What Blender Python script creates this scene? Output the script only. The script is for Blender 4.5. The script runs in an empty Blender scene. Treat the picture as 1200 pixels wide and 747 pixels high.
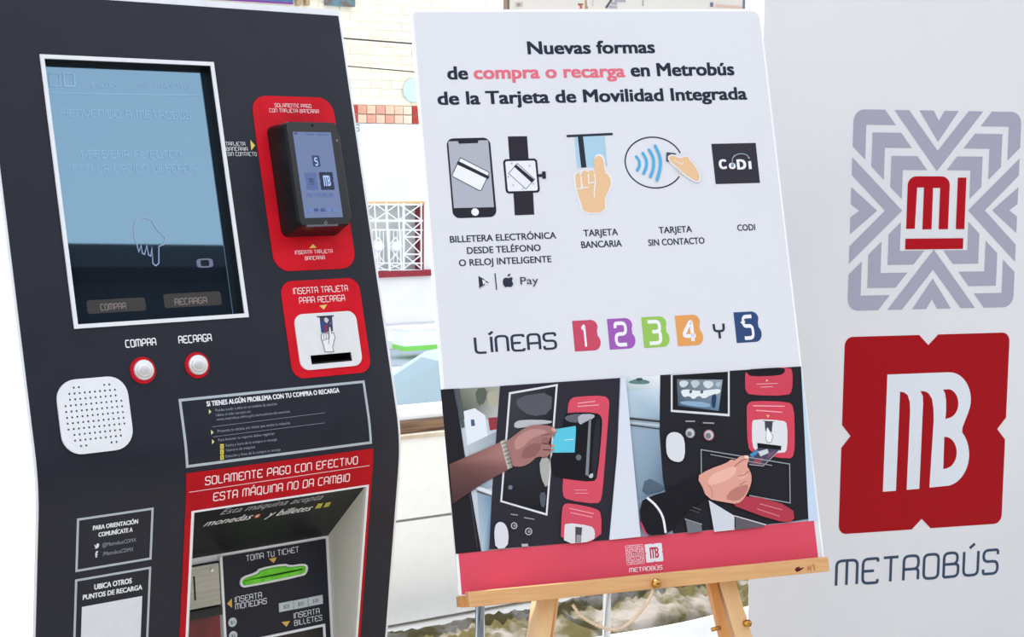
import bpy, bmesh, math, random
from mathutils import Vector, Matrix
from mathutils.geometry import tessellate_polygon
from math import sin, cos, pi
random.seed(7)
S = bpy.context.scene
COL = S.collection

# ------------------------------------------------------------------ camera
FPX, PITCH, ROLL = 1800.1, 0.1103, 0.00857
CAM = Vector((0, 0, 1.5))
fwd = Vector((0, cos(PITCH), -sin(PITCH))); up0 = Vector((0, sin(PITCH), cos(PITCH))); rt0 = Vector((1, 0, 0))
RT = rt0 * cos(ROLL) + up0 * sin(ROLL); UP = -rt0 * sin(ROLL) + up0 * cos(ROLL)
cd = bpy.data.cameras.new('camera'); cam = bpy.data.objects.new('camera', cd); COL.objects.link(cam)
cd.sensor_width = 36; cd.lens = 36 * FPX / 1200; cd.clip_start = 0.05; cd.clip_end = 300
cam.matrix_world = Matrix.Translation(CAM) @ Matrix((RT, UP, -fwd)).transposed().to_4x4()
S.camera = cam
S.view_settings.view_transform = 'Standard'; S.view_settings.look = 'None'
S.view_settings.gamma = 1; S.view_settings.exposure = 0.60; S.view_settings.use_curve_mapping = False

# ------------------------------------------------------------------ sky and sun
wd = bpy.data.worlds.new('sky'); S.world = wd; wd.use_nodes = True
nt = wd.node_tree; nt.nodes.clear()
out = nt.nodes.new('ShaderNodeOutputWorld'); bg = nt.nodes.new('ShaderNodeBackground')
tc = nt.nodes.new('ShaderNodeTexCoord'); sx = nt.nodes.new('ShaderNodeSeparateXYZ'); rp = nt.nodes.new('ShaderNodeValToRGB')
nt.links.new(tc.outputs['Generated'], sx.inputs[0]); nt.links.new(sx.outputs['Z'], rp.inputs[0])
nt.links.new(rp.outputs[0], bg.inputs[0]); nt.links.new(bg.outputs[0], out.inputs[0])
rp.color_ramp.elements[0].position = 0.0; rp.color_ramp.elements[0].color = (1.0, 0.965, 0.915, 1)
rp.color_ramp.elements[1].position = 0.95; rp.color_ramp.elements[1].color = (0.615, 0.69, 0.825, 1)
e = rp.color_ramp.elements.new(0.4); e.color = (0.81, 0.85, 0.90, 1)
bg.inputs[1].default_value = 1.36
sd = bpy.data.lights.new('sun', 'SUN'); sd.energy = 4.6; sd.angle = 0.009; sd.color = (1.0, 0.95, 0.87)
sun = bpy.data.objects.new('sun', sd); COL.objects.link(sun)
SUNV = Vector((-0.5, 0.35, 1.4)).normalized()
sun.rotation_euler = SUNV.to_track_quat('Z', 'Y').to_euler(); sun.location = (-6, 3, 9)

# ------------------------------------------------------------------ colour, materials
def lin(c):
    r = []
    for v in c[:3]:
        v = v / 255; r.append(v / 12.92 if v <= 0.04045 else ((v + 0.055) / 1.055) ** 2.4)
    return (r[0], r[1], r[2], 1.0)
MATS = {}
def mat(name, c, rough=0.5, metal=0.0, spec=0.5, var=0.06, scale=40.0, bump=0.0, emit=None, es=0.0, coat=0.0, c2=None, lo=0.45, hi=0.6, stretch=None, detail=3.0, alpha=None, trans=0.0):
    if name in MATS: return MATS[name]
    m = bpy.data.materials.new(name); m.use_nodes = True; t = m.node_tree; b = t.nodes['Principled BSDF']
    b.inputs['Roughness'].default_value = rough; b.inputs['Metallic'].default_value = metal
    b.inputs['Specular IOR Level'].default_value = spec; b.inputs['Coat Weight'].default_value = coat
    b.inputs['Transmission Weight'].default_value = trans
    n = t.nodes.new('ShaderNodeTexNoise'); n.inputs['Scale'].default_value = scale; n.inputs['Detail'].default_value = detail
    co = t.nodes.new('ShaderNodeTexCoord'); mp = t.nodes.new('ShaderNodeMapping')
    t.links.new(co.outputs['Object'], mp.inputs[0]); t.links.new(mp.outputs[0], n.inputs['Vector'])
    if stretch: mp.inputs['Scale'].default_value = stretch
    r = t.nodes.new('ShaderNodeValToRGB'); t.links.new(n.outputs['Fac'], r.inputs[0])
    a = lin(c); k = lin(c2) if c2 else tuple(min(1, x * (1 - var)) for x in a[:3]) + (1,)
    r.color_ramp.elements[0].color = a; r.color_ramp.elements[1].color = k
    r.color_ramp.elements[0].position = lo; r.color_ramp.elements[1].position = hi
    t.links.new(r.outputs[0], b.inputs['Base Color'])
    if bump:
        bp = t.nodes.new('ShaderNodeBump'); bp.inputs['Strength'].default_value = bump; bp.inputs['Distance'].default_value = 0.01
        t.links.new(n.outputs['Fac'], bp.inputs['Height']); t.links.new(bp.outputs[0], b.inputs['Normal'])
    if emit: b.inputs['Emission Color'].default_value = lin(emit); b.inputs['Emission Strength'].default_value = es
    MATS[name] = m; return m
def ink(name, rough, spec, emit=0.0, metal=0.0):
    m = bpy.data.materials.new(name); m.use_nodes = True; t = m.node_tree; b = t.nodes['Principled BSDF']
    a = t.nodes.new('ShaderNodeVertexColor'); a.layer_name = 'Col'
    n = t.nodes.new('ShaderNodeTexNoise'); n.inputs['Scale'].default_value = 900; n.inputs['Detail'].default_value = 1
    h = t.nodes.new('ShaderNodeHueSaturation'); mr = t.nodes.new('ShaderNodeMapRange')
    mr.inputs['To Min'].default_value = 0.93; mr.inputs['To Max'].default_value = 1.07
    t.links.new(n.outputs['Fac'], mr.inputs[0]); t.links.new(mr.outputs[0], h.inputs['Value']); t.links.new(a.outputs[0], h.inputs['Color'])
    t.links.new(h.outputs[0], b.inputs['Base Color']); b.inputs['Roughness'].default_value = rough; b.inputs['Specular IOR Level'].default_value = spec
    b.inputs['Metallic'].default_value = metal
    if emit: t.links.new(h.outputs[0], b.inputs['Emission Color']); b.inputs['Emission Strength'].default_value = emit
    MATS[name] = m; return m
INK = ink('printed_ink', 0.55, 0.18)
VINYL = ink('vinyl_print', 0.5, 0.15)
SCREENINK = ink('lit_display_print', 0.3, 0.3, emit=0.5)
WHITEC = mat('white_enamel', (232, 234, 238), 0.4, spec=0.35, var=0.03)
NAVY = mat('charcoal_navy_laminate', (31, 34, 46), 0.45, spec=0.3, c2=(29, 31, 43), scale=14)
BLACK = mat('black_plastic', (19, 20, 23), 0.28, spec=0.5, var=0.2)
BLACKM = mat('matt_black', (14, 14, 16), 0.6, spec=0.3, var=0.2)
RED = mat('red_vinyl', (212, 18, 38), 0.5, spec=0.15, c2=(200, 16, 33), scale=20)
REDD = mat('deep_red_vinyl', (182, 12, 26), 0.5, spec=0.15, var=0.1, scale=20)
STEEL = mat('brushed_steel', (186, 184, 176), 0.32, metal=0.85, var=0.15, scale=8, stretch=(1, 1, 30))
CHROME = mat('chrome', (205, 208, 212), 0.08, metal=1.0, var=0.03)
BRASS = mat('brass', (190, 140, 70), 0.25, metal=0.9, var=0.15)

# ------------------------------------------------------------------ frames (planes of the real things)
def ray(x, y): return fwd + RT * ((x - 600) / FPX) - UP * ((y - 373.5) / FPX)
def ground(x, y, z=0.0): d = ray(x, y); return CAM + d * ((z - CAM.z) / d.z)
def axes(yaw, tilt, roll=0.0):
    R = Matrix.Rotation(yaw, 3, 'Z') @ Matrix.Rotation(-tilt, 3, 'X') @ Matrix.Rotation(roll, 3, 'Y')
    return R @ Vector((1, 0, 0)), R @ Vector((0, 0, 1))
class Plane:
    ink = INK
    def __init__(s, O, u, v): s.O = Vector(O); s.u = u; s.v = v; s.n = u.cross(v)
    def loc(s, x, y, w=0.0):
        d = ray(x, y); O = s.O + s.n * w; P = CAM + d * ((O - CAM).dot(s.n) / d.dot(s.n)) - O
        return (P.dot(s.u), P.dot(s.v))
    def map(s, u, v, w=0.0): return s.O + s.u * u + s.v * v + s.n * w
    def rect(s, tl, tr, br, bl, w=0.0):
        a, b, c, d = [s.loc(*p, w) for p in (tl, tr, br, bl)]
        return ((a[0] + d[0]) / 2, (b[0] + c[0]) / 2, (c[1] + d[1]) / 2, (a[1] + b[1]) / 2)   # u0,u1,v0,v1
class Folded:            # front of the machine: two flat faces meeting in a soft bend; s runs up the face
    T = 0.05; ink = VINYL
    def __init__(s, O, yaw, t1, t2):
        s.O = Vector(O); s.u, a = axes(yaw, t1); _, b = axes(yaw, t2)
        s.A = Plane(O, s.u, a); s.B = Plane(O, s.u, b); s.curved = True
    def loc(s, x, y, w=0.0):
        r = s.A.loc(x, y, w)
        return r if r[1] >= 0 else s.B.loc(x, y, w)
    rect = Plane.rect
    def map(s, u, v, w=0.0):
        T = s.T
        if v >= T: return s.A.map(u, v, w)
        if v <= -T: return s.B.map(u, v, w)
        t = (v + T) / (2 * T); P0 = s.B.v * -T; P2 = s.A.v * T
        P = P0 * (1 - t) ** 2 + P2 * t * t; D = (-P0) * (1 - t) + P2 * t; D.normalize()
        return s.O + s.u * u + P + s.u.cross(D) * w

# ------------------------------------------------------------------ objects
def tag(o, label=None, cat=None, group=None, kind=None):
    if label: o['label'] = label
    if cat: o['category'] = cat
    if group: o['group'] = group
    if kind: o['kind'] = kind
    return o
def empty(name, loc, label, cat, group=None):
    o = bpy.data.objects.new(name, None); COL.objects.link(o); o.location = loc; o.empty_display_size = 0.1
    return tag(o, label, cat, group)
def rootloc(p):
    l = Vector((0, 0, 0))
    while p is not None: l += p.location; p = p.parent
    return l
def link(name, me, mats, parent=None):
    o = bpy.data.objects.new(name, me); COL.objects.link(o)
    for m in (mats if isinstance(mats, (list, tuple)) else [mats]): me.materials.append(m)
    if parent is not None:
        off = rootloc(parent); me.transform(Matrix.Translation(-off)); o.parent = parent
    return o
def setorigin(o):
    me = o.data; vs = [v.co for v in me.vertices]
    c = Vector([(min(v[i] for v in vs) + max(v[i] for v in vs)) / 2 for i in range(3)]); c.z = min(v.z for v in vs)
    me.transform(Matrix.Translation(-c)); o.location = o.location + c; return o
def from_bm(name, bm, m, parent=None, smooth=False):
    me = bpy.data.meshes.new(name); bmesh.ops.recalc_face_normals(bm, faces=bm.faces); bm.to_mesh(me); bm.free()
    if smooth:
        for p in me.polygons: p.use_smooth = True
    o = link(name, me, m, parent)
    return o if parent is not None else setorigin(o)
def pydata(name, vs, fs, m, parent=None, smooth=False):
    bm = bmesh.new(); V = [bm.verts.new(v) for v in vs]
    for f in fs:
        try: bm.faces.new([V[i] for i in f])
        except ValueError: pass
    return from_bm(name, bm, m, parent, smooth)
def add_box(bm, c, sx, sy, sz, X=None, Y=None, Z=None, bev=0.0):
    X = X or Vector((1, 0, 0)); Y = Y or Vector((0, 1, 0)); Z = Z or X.cross(Y)
    M = Matrix(((X * sx).to_tuple(), (Y * sy).to_tuple(), (Z * sz).to_tuple())).transposed().to_4x4()
    r = bmesh.ops.create_cube(bm, size=1.0, matrix=Matrix.Translation(Vector(c)) @ M)
    if bev:
        es = list({e for v in r['verts'] for e in v.link_edges})
        bmesh.ops.bevel(bm, geom=es, offset=bev, segments=2, affect='EDGES', profile=0.6)
def box(name, c, sx, sy, sz, m, parent=None, X=None, Y=None, Z=None, bev=0.0):
    bm = bmesh.new(); add_box(bm, c, sx, sy, sz, X, Y, Z, bev); return from_bm(name, bm, m, parent)
def fbox(name, fr, u0, u1, v0, v1, w0, w1, m, parent=None, bev=0.0):   # box in a plane's own axes
    return box(name, fr.map((u0 + u1) / 2, (v0 + v1) / 2, (w0 + w1) / 2), u1 - u0, v1 - v0, w1 - w0, m, parent, fr.u, fr.v, fr.n, bev)
def tube_bm(bm, pts, rad, n=10, cap=True):
    rings = []; N = len(pts); ref = None
    for i, p in enumerate(pts):
        d = (Vector(pts[min(i + 1, N - 1)]) - Vector(pts[max(i - 1, 0)])).normalized()
        if ref is None: ref = Vector((0, 0, 1)) if abs(d.z) < 0.9 else Vector((1, 0, 0))
        a = d.cross(ref).normalized(); b = d.cross(a).normalized(); ref = -b if False else ref
        r = rad[i] if isinstance(rad, (list, tuple)) else rad
        rings.append([bm.verts.new(Vector(p) + (a * cos(2 * pi * k / n) + b * sin(2 * pi * k / n)) * r) for k in range(n)])
    for i in range(N - 1):
        for k in range(n): bm.faces.new((rings[i][k], rings[i][(k + 1) % n], rings[i + 1][(k + 1) % n], rings[i + 1][k]))
    if cap: bm.faces.new(rings[0]); bm.faces.new(rings[-1])
def tube(name, pts, rad, m, parent=None, n=12):
    bm = bmesh.new(); tube_bm(bm, pts, rad, n); return from_bm(name, bm, m, parent, smooth=True)

# 2D shapes in a plane's axes ------------------------------------------------
def rr(u0, u1, v0, v1, r, n=7):
    if u0 > u1: u0, u1 = u1, u0
    if v0 > v1: v0, v1 = v1, v0
    if r <= 0: return [(u0, v0), (u1, v0), (u1, v1), (u0, v1)]
    P = []
    for cx, cy, a in ((u1 - r, v0 + r, -pi / 2), (u1 - r, v1 - r, 0), (u0 + r, v1 - r, pi / 2), (u0 + r, v0 + r, pi)):
        for i in range(n + 1): t = a + pi / 2 * i / n; P.append((cx + r * cos(t), cy + r * sin(t)))
    return P
def circ(c, r, n=24, ry=None, a0=0.0, a1=2 * pi):
    return [(c[0] + r * cos(a0 + (a1 - a0) * i / n), c[1] + (ry or r) * sin(a0 + (a1 - a0) * i / n)) for i in range(n if a1 - a0 >= 2 * pi - 1e-6 else n + 1)]
def smooth_loop(P, it=2):
    for _ in range(it):
        Q = []
        for i in range(len(P)):
            a, b = P[i], P[(i + 1) % len(P)]
            Q += [(a[0] * .75 + b[0] * .25, a[1] * .75 + b[1] * .25), (a[0] * .25 + b[0] * .75, a[1] * .25 + b[1] * .75)]
        P = Q
    return P
def bend_cuts(fr, bm):
    if not getattr(fr, 'curved', False): return
    ys = [v.co.y for v in bm.verts]
    if min(ys) > fr.T or max(ys) < -fr.T: return
    for i in range(-5, 6):
        y = fr.T * i / 5
        if min(ys) < y < max(ys):
            bmesh.ops.bisect_plane(bm, geom=bm.verts[:] + bm.edges[:] + bm.faces[:], plane_co=(0, y, 0), plane_no=(0, 1, 0), dist=1e-6)
def slab(name, fr, loops, w0, w1, m, parent=None, bev=0.0):    # flat plate with holes, from w0 (back) to w1 (front)
    bm = bmesh.new(); V = []
    for L in loops: V += [bm.verts.new((p[0], p[1], w1)) for p in L]
    for t in tessellate_polygon([[Vector((p[0], p[1], 0)) for p in L] for L in loops]):
        try: bm.faces.new([V[i] for i in t])
        except ValueError: pass
    bend_cuts(fr, bm)
    bmesh.ops.recalc_face_normals(bm, faces=bm.faces)
    if w0 is not None and w0 != w1:
        top = bm.faces[:]
        r = bmesh.ops.extrude_face_region(bm, geom=top, use_keep_orig=True)
        for g in r['geom']:
            if isinstance(g, bmesh.types.BMVert): g.co.z = w0
    for v in bm.verts: v.co = fr.map(*v.co)
    return from_bm(name, bm, m, parent)
def ring(name, fr, outer, inner, w0, w1, m, parent=None): return slab(name, fr, [outer, inner], w0, w1, m, parent)
def disc(name, fr, c, r, w0, w1, m, parent=None, n=28, dome=0.0):
    bm = bmesh.new(); prof = [(r, w0), (r, w1 - (w1 - w0) * .25), (r * .93, w1), (r * .55, w1 + dome * .7), (0, w1 + dome)]
    rings = []
    for (q, w) in prof:
        if q == 0: rings.append([bm.verts.new(fr.map(c[0], c[1], w))]); continue
        rings.append([bm.verts.new(fr.map(c[0] + q * cos(2 * pi * k / n), c[1] + q * sin(2 * pi * k / n), w)) for k in range(n)])
    for a, b in zip(rings, rings[1:]):
        for k in range(n):
            if len(b) == 1: bm.faces.new((a[k], a[(k + 1) % n], b[0]))
            else: bm.faces.new((a[k], a[(k + 1) % n], b[(k + 1) % n], b[k]))
    bm.faces.new(rings[0]); return from_bm(name, bm, m, parent, smooth=True)

# lettering ------------------------------------------------------------------
_tc = {}
def text_tris(s, off=0.0):
    k = (s, off)
    if k not in _tc:
        c = bpy.data.curves.new('t', 'FONT'); c.body = s; c.resolution_u = 3; c.offset = off
        o = bpy.data.objects.new('t', c); me = bpy.data.meshes.new_from_object(o)
        _tc[k] = ([(v.co.x, v.co.y) for v in me.vertices], [tuple(p.vertices) for p in me.polygons])
        bpy.data.objects.remove(o); bpy.data.curves.remove(c); bpy.data.meshes.remove(me)
    return _tc[k]
_h = text_tris('H')[0]; CAPH = max(y for x, y in _h)
W_ = 0.62
SG = {   # rounded line lettering: strokes on a 0..W x 0..1 cell; corners get rounded
 'A': [[(0, 0), (0, 1), (W_, 1), (W_, 0)], [(0, .42), (W_, .42)]],
 'B': [[(0, 0), (0, 1), (W_ * .93, 1), (W_ * .93, .53), (0, .53)], [(W_ * .5, .53), (W_, .53), (W_, 0), (0, 0)]],
 'C': [[(W_, 1), (0, 1), (0, 0), (W_, 0)]], 'D': [[(0, 0), (0, 1), (W_, 1), (W_, 0), (0, 0)]],
 'E': [[(W_, .86), (W_, 1), (0, 1), (0, 0), (W_, 0), (W_, .14)], [(0, .5), (W_ * .75, .5)]],
 'F': [[(W_, 1), (0, 1), (0, 0)], [(0, .5), (W_ * .8, .5)]],
 'G': [[(W_, .85), (W_, 1), (0, 1), (0, 0), (W_, 0), (W_, .45), (W_ * .5, .45)]],
 'H': [[(0, 0), (0, 1)], [(0, .5), (W_, .5)], [(W_, 1), (W_, .5), (W_, 0)]], 'I': [[(.06, 0), (.06, 1)]],
 'J': [[(W_, 1), (W_, 0), (0, 0), (0, .25)]], 'K': [[(0, 0), (0, 1)], [(0, .5), (W_, .5), (W_, 0)], [(W_ * .9, 1), (W_ * .9, .5)]],
 'L': [[(0, 1), (0, 0), (W_ * .9, 0)]], 'M': [[(0, 0), (0, 1), (.86, 1), (.86, 0)], [(.43, 1), (.43, 0)]],
 'N': [[(0, 0), (0, 1), (W_, 1), (W_, 0)]], 'O': [[(0, .5), (0, 1), (W_, 1), (W_, 0), (0, 0), (0, .5)]],
 'P': [[(0, 0), (0, 1), (W_, 1), (W_, .4), (0, .4)]], 'Q': [[(0, .5), (0, 1), (W_, 1), (W_, 0), (0, 0), (0, .5)], [(W_ * .6, .2), (W_ * 1.1, -.12)]],
 'R': [[(0, 0), (0, 1), (W_, 1), (W_, .45), (0, .45)], [(W_ * .55, .45), (W_, .45), (W_, 0)]],
 'S': [[(W_, .8), (W_, 1), (0, 1), (0, .52), (W_, .52), (W_, 0), (0, 0), (0, .2)]],
 'T': [[(0, 1), (W_, 1)], [(W_ / 2, 1), (W_ / 2, 0)]], 'U': [[(0, 1), (0, 0), (W_, 0), (W_, 1)]],
 'V': [[(0, 1), (0, .45), (W_ / 2, 0), (W_, .45), (W_, 1)]], 'Y': [[(0, 1), (0, .5), (W_, .5), (W_, 1)], [(W_ / 2, .5), (W_ / 2, 0)]],
 'X': [[(0, 0), (W_, 1)], [(0, 1), (W_, 0)]], 'Z': [[(0, 1), (W_, 1), (0, 0), (W_, 0)]],
 '1': [[(.08, .82), (.3, 1), (.3, 0)]], '2': [[(0, .78), (0, 1), (W_, 1), (W_, .5), (0, .5), (0, 0), (W_, 0)]],
 '3': [[(0, 1), (W_, 1), (W_, .53), (.2, .53)], [(.3, .53), (W_, .53), (W_, 0), (0, 0)]],
 '4': [[(W_ * .75, 0), (W_ * .75, 1), (0, .25), (W_, .25)]], '5': [[(W_, 1), (0, 1), (0, .56), (W_, .56), (W_, 0), (0, 0)]],
 '0': [[(0, .5), (0, 1), (W_, 1), (W_, 0), (0, 0), (0, .5)]]}
def round_path(P, r, n=4):
    if len(P) < 3: return P
    Q = [P[0]]
    for i in range(1, len(P) - 1):
        a, b, c = [Vector(x) for x in P[i - 1:i + 2]]; d1 = (a - b); d2 = (c - b)
        k = min(r, d1.length * .5, d2.length * .5)
        if k < 1e-5: Q.append(tuple(b)); continue
        p, q = b + d1.normalized() * k, b + d2.normalized() * k
        for j in range(n + 1): t = j / n; Q.append(tuple(p * (1 - t) ** 2 + b * 2 * t * (1 - t) + q * t * t))
    Q.append(P[-1]); return Q
def ribbon(P, wd, wy=None):    # centre line -> quads
    V, F = [], []; N = len(P); wy = wy or wd
    closed = N > 2 and (Vector(P[0]) - Vector(P[-1])).length < 1e-6
    for i in range(N):
        a = Vector(P[i - 1]) if i > 0 else (Vector(P[-2]) if closed else None)
        c = Vector(P[i + 1]) if i < N - 1 else (Vector(P[1]) if closed else None); b = Vector(P[i])
        d1 = (b - a).normalized() if a is not None else None; d2 = (c - b).normalized() if c is not None else None
        d1 = d1 or d2; d2 = d2 or d1; n1 = Vector((-d1.y, d1.x)); n2 = Vector((-d2.y, d2.x)); m = n1 + n2
        if m.length < 1e-4: m = n1.copy()
        m.normalize(); m *= min(1 / max(m.dot(n1), .35), 2.2)
        V += [(b.x + m.x * wd / 2, b.y + m.y * wy / 2), (b.x - m.x * wd / 2, b.y - m.y * wy / 2)]
    for i in range(N - 1): F.append((2 * i, 2 * i + 1, 2 * i + 3, 2 * i + 2))
    return V, F
ACC = {'Á': 'A', 'É': 'E', 'Í': 'I', 'Ó': 'O', 'Ú': 'U'}
def stroke_text(s, wt=.13):
    V, F = [], []; x = 0
    for ch in s:
        if ch == ' ': x += .5; continue
        g = ACC.get(ch, ch); St = SG.get(g)
        if not St: x += .4; continue
        wdt = max(p[0] for q in St for p in q)
        L = [round_path(q, .22) for q in St]
        if ch in ACC: L.append([(wdt / 2 - .08, 1.14), (wdt / 2 + .14, 1.32)])
        for q in L:
            v, f = ribbon([(p[0] + x, p[1]) for p in q], wt); k = len(V); V += [(p_[0], p_[1], len(V) * 2e-7) for p_ in v]; F += [tuple(i + k for i in t) for t in f]
        x += wdt + .24
    return V, F

class Art:      # printed matter lying on a plane: polygons, lines and lettering, coloured per corner
    def __init__(s, fr, w, step=0.00012): s.fr = fr; s.w = w; s.step = step; s.V = []; s.F = []; s.C = []; s.k = 0; s.marks = []
    def _add(s, V, F, col, lay=None):
        lay = s.k if lay is None else lay; w = s.w + lay * s.step; k = len(s.V); f0 = len(s.F)
        s.V += [(v[0], v[1], w + (v[2] if len(v) > 2 else 0)) for v in V]; s.F += [tuple(i + k for i in f) for f in F]
        if col and isinstance(col[0], (tuple, list)): s.C += [lin(c) for c in col]
        else: s.C += [lin(col)] * len(V)
        s.marks.append((k, len(s.V), f0, len(s.F)))
    def uv(s, P): return [s.fr.loc(x, y, s.w) for x, y in P]
    def poly(s, P, col, lay=None, px=True, holes=None, cols=None):
        L = [s.uv(P) if px else list(P)] + [(s.uv(h) if px else list(h)) for h in (holes or [])]
        flat = [p for l in L for p in l]
        T = tessellate_polygon([[Vector((p[0], p[1], 0)) for p in l] for l in L])
        s._add(flat, [tuple(t) for t in T], cols or col, lay); s.k += 1
    def line(s, P, wd, col, px=True, rnd=0, lay=None, closed=False):
        P = s.uv(P) if px else list(P)
        if closed: P = P + [P[0]]
        if rnd: P = round_path(P, rnd)
        V, F = ribbon(P, wd); s._add(V, F, col, lay); s.k += 1
    def text(s, t, a, b, hp, col, off=0.0, st=None, shear=0.0, px=True):
        if off and not st:      # heavier weight: the same line printed several times a hair apart
            A_, B_ = (s.fr.loc(*a, s.w), s.fr.loc(*b, s.w)) if px else (a, b); h = abs(s.fr.loc(a[0], a[1] - hp, s.w)[1] - A_[1]) if px else hp
            d = off * h
            for i, (dx, dy) in enumerate(((-d, -d * .5), (-d, d * .5), (0, d * .5), (0, -d * .5), (d, d * .5), (d, -d * .5))):
                s.text(t, (A_[0] + d + dx, A_[1] + dy), (B_[0] - d + dx, B_[1] + dy), h, col, 0.0, None, shear, False); s.k -= .85
            s.k += 1; return
        A_, B_ = (s.fr.loc(*a, s.w), s.fr.loc(*b, s.w)) if px else (a, b)
        h = abs(s.fr.loc(a[0], a[1] - hp, s.w)[1] - A_[1]) if px else hp
        V, F = stroke_text(t, st) if st else text_tris(t, off)
        ch = 1.0 if st else CAPH
        x0, x1 = min(v[0] for v in V), max(v[0] for v in V); ky = h / ch; kx = (B_[0] - A_[0]) / (x1 - x0); v0 = (A_[1] + B_[1]) / 2
        s._add([(A_[0] + (v[0] - x0) * kx + shear * v[1] * ky, v0 + v[1] * ky, v[2] if len(v) > 2 else 0) for v in V], F, col); s.k += 1
    def build_each(s, name, parent, m=None):       # every mark drawn becomes a part of its own
        for (v0, v1, f0, f1) in s.marks:
            b = Art(s.fr, s.w); b.V = s.V[v0:v1]; b.C = s.C[v0:v1]; b.F = [tuple(i - v0 for i in f) for f in s.F[f0:f1]]; b.build(name, parent, m)
    def build(s, name, parent, m=None):
        bm = bmesh.new(); cl = bm.verts.layers.float_color.new('Col'); VV = []
        for v, c in zip(s.V, s.C): q = bm.verts.new(v); q[cl] = c; VV.append(q)
        for f in s.F:
            try: bm.faces.new([VV[i] for i in f])
            except ValueError: pass
        bend_cuts(s.fr, bm)
        for f in bm.faces:
            f.normal_update()
            if f.normal.z < 0: f.normal_flip()
        for v in bm.verts: v.co = s.fr.map(*v.co)
        me = bpy.data.meshes.new(name); bm.to_mesh(me); bm.free()
        return link(name, me, m or s.fr.ink, parent)

def words_on(fr, w, parent, name, lines, m=None, **kw):     # every line of lettering a part of its own
    for t in lines:
        a = Art(fr, w); a.text(*t, **kw); a.build(name, parent, m)

# ================================================================== LOGOS shared by banner, poster and displays
def mi_logo(a, r, cg, cr_, centre=True):     # r = u0,u1,v0,v1; interlaced chevrons round a square with the rounded "MI"
    cx, cy = (r[0] + r[1]) / 2, (r[2] + r[3]) / 2; hx, hy = (r[1] - r[0]) / 2, (r[3] - r[2]) / 2
    k = 1.14; cut = lambda x: 1 - k * (x + .637)
    def L(o, i):      # corner piece: outer corner (-o,o), inner corner (-i,i), ends cut along the diagonal of the chevron
        xo = -.637 + (1 - o) / k; xi = -.637 + (1 - i) / k
        return [(-o, o), (xo, o), (xi, i), (-i, i), (-i, -xi), (-o, -xo)]
    co = L(1, .85); rad = .12; arc = [(-1 + rad + rad * cos(t), 1 - rad + rad * sin(t)) for t in [pi - pi / 2 * j / 6 for j in range(7)]]
    shapes = [arc + co[1:], L(.775, .625), L(.545, .405)]
    V1 = [(-.53, 1), (-.355, 1), (0, .60), (.355, 1), (.53, 1), (0, .395)]
    V2 = [(-.235, 1), (-.065, 1), (0, .90), (.065, 1), (.235, 1), (0, .69)]
    for q in range(4):
        c, s = round(cos(q * pi / 2)), round(sin(q * pi / 2))
        for P in shapes + [V1, V2]:
            a.poly([(cx + hx * (x * c - y * s), cy + hy * (x * s + y * c)) for x, y in P], cg, px=False); a.k -= 1
    a.k += 1
    if centre:     # from the crop: unit square 0..1 inside the white centre
        f = lambda x, y: (cx + hx * .415 * (x * 2 - 1), cy + hy * .415 * (y * 2 - 1))
        # M: rounded top with three legs
        X = lambda x: (x - 40) / 620; Y = lambda y: 1 - (y - 10) / 700
        out = [(95, 515), (95, 160)] + [(95 + 75 - 75 * cos(t), 145 - 75 * sin(t)) for t in [pi / 2 * j / 6 for j in range(7)]] + [(395 + 75 * sin(t), 145 - 75 * cos(t)) for t in [pi / 2 * j / 6 for j in range(7)]] + [(470, 520), (385, 520), (385, 168), (322, 168), (322, 520), (240, 520), (240, 165), (180, 165), (172, 515)]
        a.poly([f(X(x), Y(y)) for x, y in out], cr_, px=False); a.poly([f(X(x), Y(y)) for x, y in ((540, 80), (618, 80), (618, 520), (540, 520))], cr_, px=False)
        a.poly([f(X(x), Y(y)) for x, y in ((92, 598), (612, 598), (612, 690), (92, 690))], cr_, px=False)
def mb_logo(a, r, cb, cw, rad=.085):
    cx, cy = (r[0] + r[1]) / 2, (r[2] + r[3]) / 2; hx, hy = (r[1] - r[0]) / 2, (r[3] - r[2]) / 2
    P = []
    for q in range(4):
        c, s = round(cos(q * pi / 2)), round(sin(q * pi / 2))
        seg = [(-.115, 1), (0, .895), (.115, 1)]; R = rad * 1.3
        seg = [(1 - R + R * cos(t), 1 - R + R * sin(t)) for t in [pi / 2 * j / 6 for j in range(7)]] + [(.115, 1), (0, .895), (-.115, 1)]
        P += [(x * c - y * s, x * s + y * c) for x, y in seg]
    a.poly([(cx + hx * x, cy + hy * y) for x, y in P], cb, px=False)
    # glyph traced upright: columns of the crop sheared back to square axes
    def f(x, y): x = x + (y - 370) * .043; return (cx + hx * ((x - 315) / 330), cy + hy * ((374 - (y + (x - 300) * .028)) / 345))
    f0 = lambda P: [f(*p) for p in P]
    def el(x0, y0, rx, ry, t0, t1, n=12): return [(x0 + rx * cos(radians_(t0 + (t1 - t0) * i / n)), y0 - ry * sin(radians_(t0 + (t1 - t0) * i / n))) for i in range(n + 1)]
    outer = [(165, 168), (400, 161)] + el(415, 258, 86, 97, 90, -28) + [(467, 358)] + el(395, 455, 100, 113, 45, -78) + [(333, 571), (350, 330), (349, 290), (343, 255), (330, 235), (315, 228), (296, 226), (306, 244), (307, 270), (292, 574), (241, 577), (255, 300), (254, 265), (245, 240), (230, 230), (215, 228), (198, 579), (146, 581)]
    h1 = [(388, 222)] + el(405, 272, 45, 52, 80, -75) + [(397, 327), (400, 300), (400, 262), (396, 235)]
    h2 = [(393, 390)] + el(396, 447, 48, 57, 80, -80) + [(389, 506)]
    a.poly(f0(outer), cw, px=False, holes=[f0(h1), f0(h2)])
radians_ = math.radians

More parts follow.
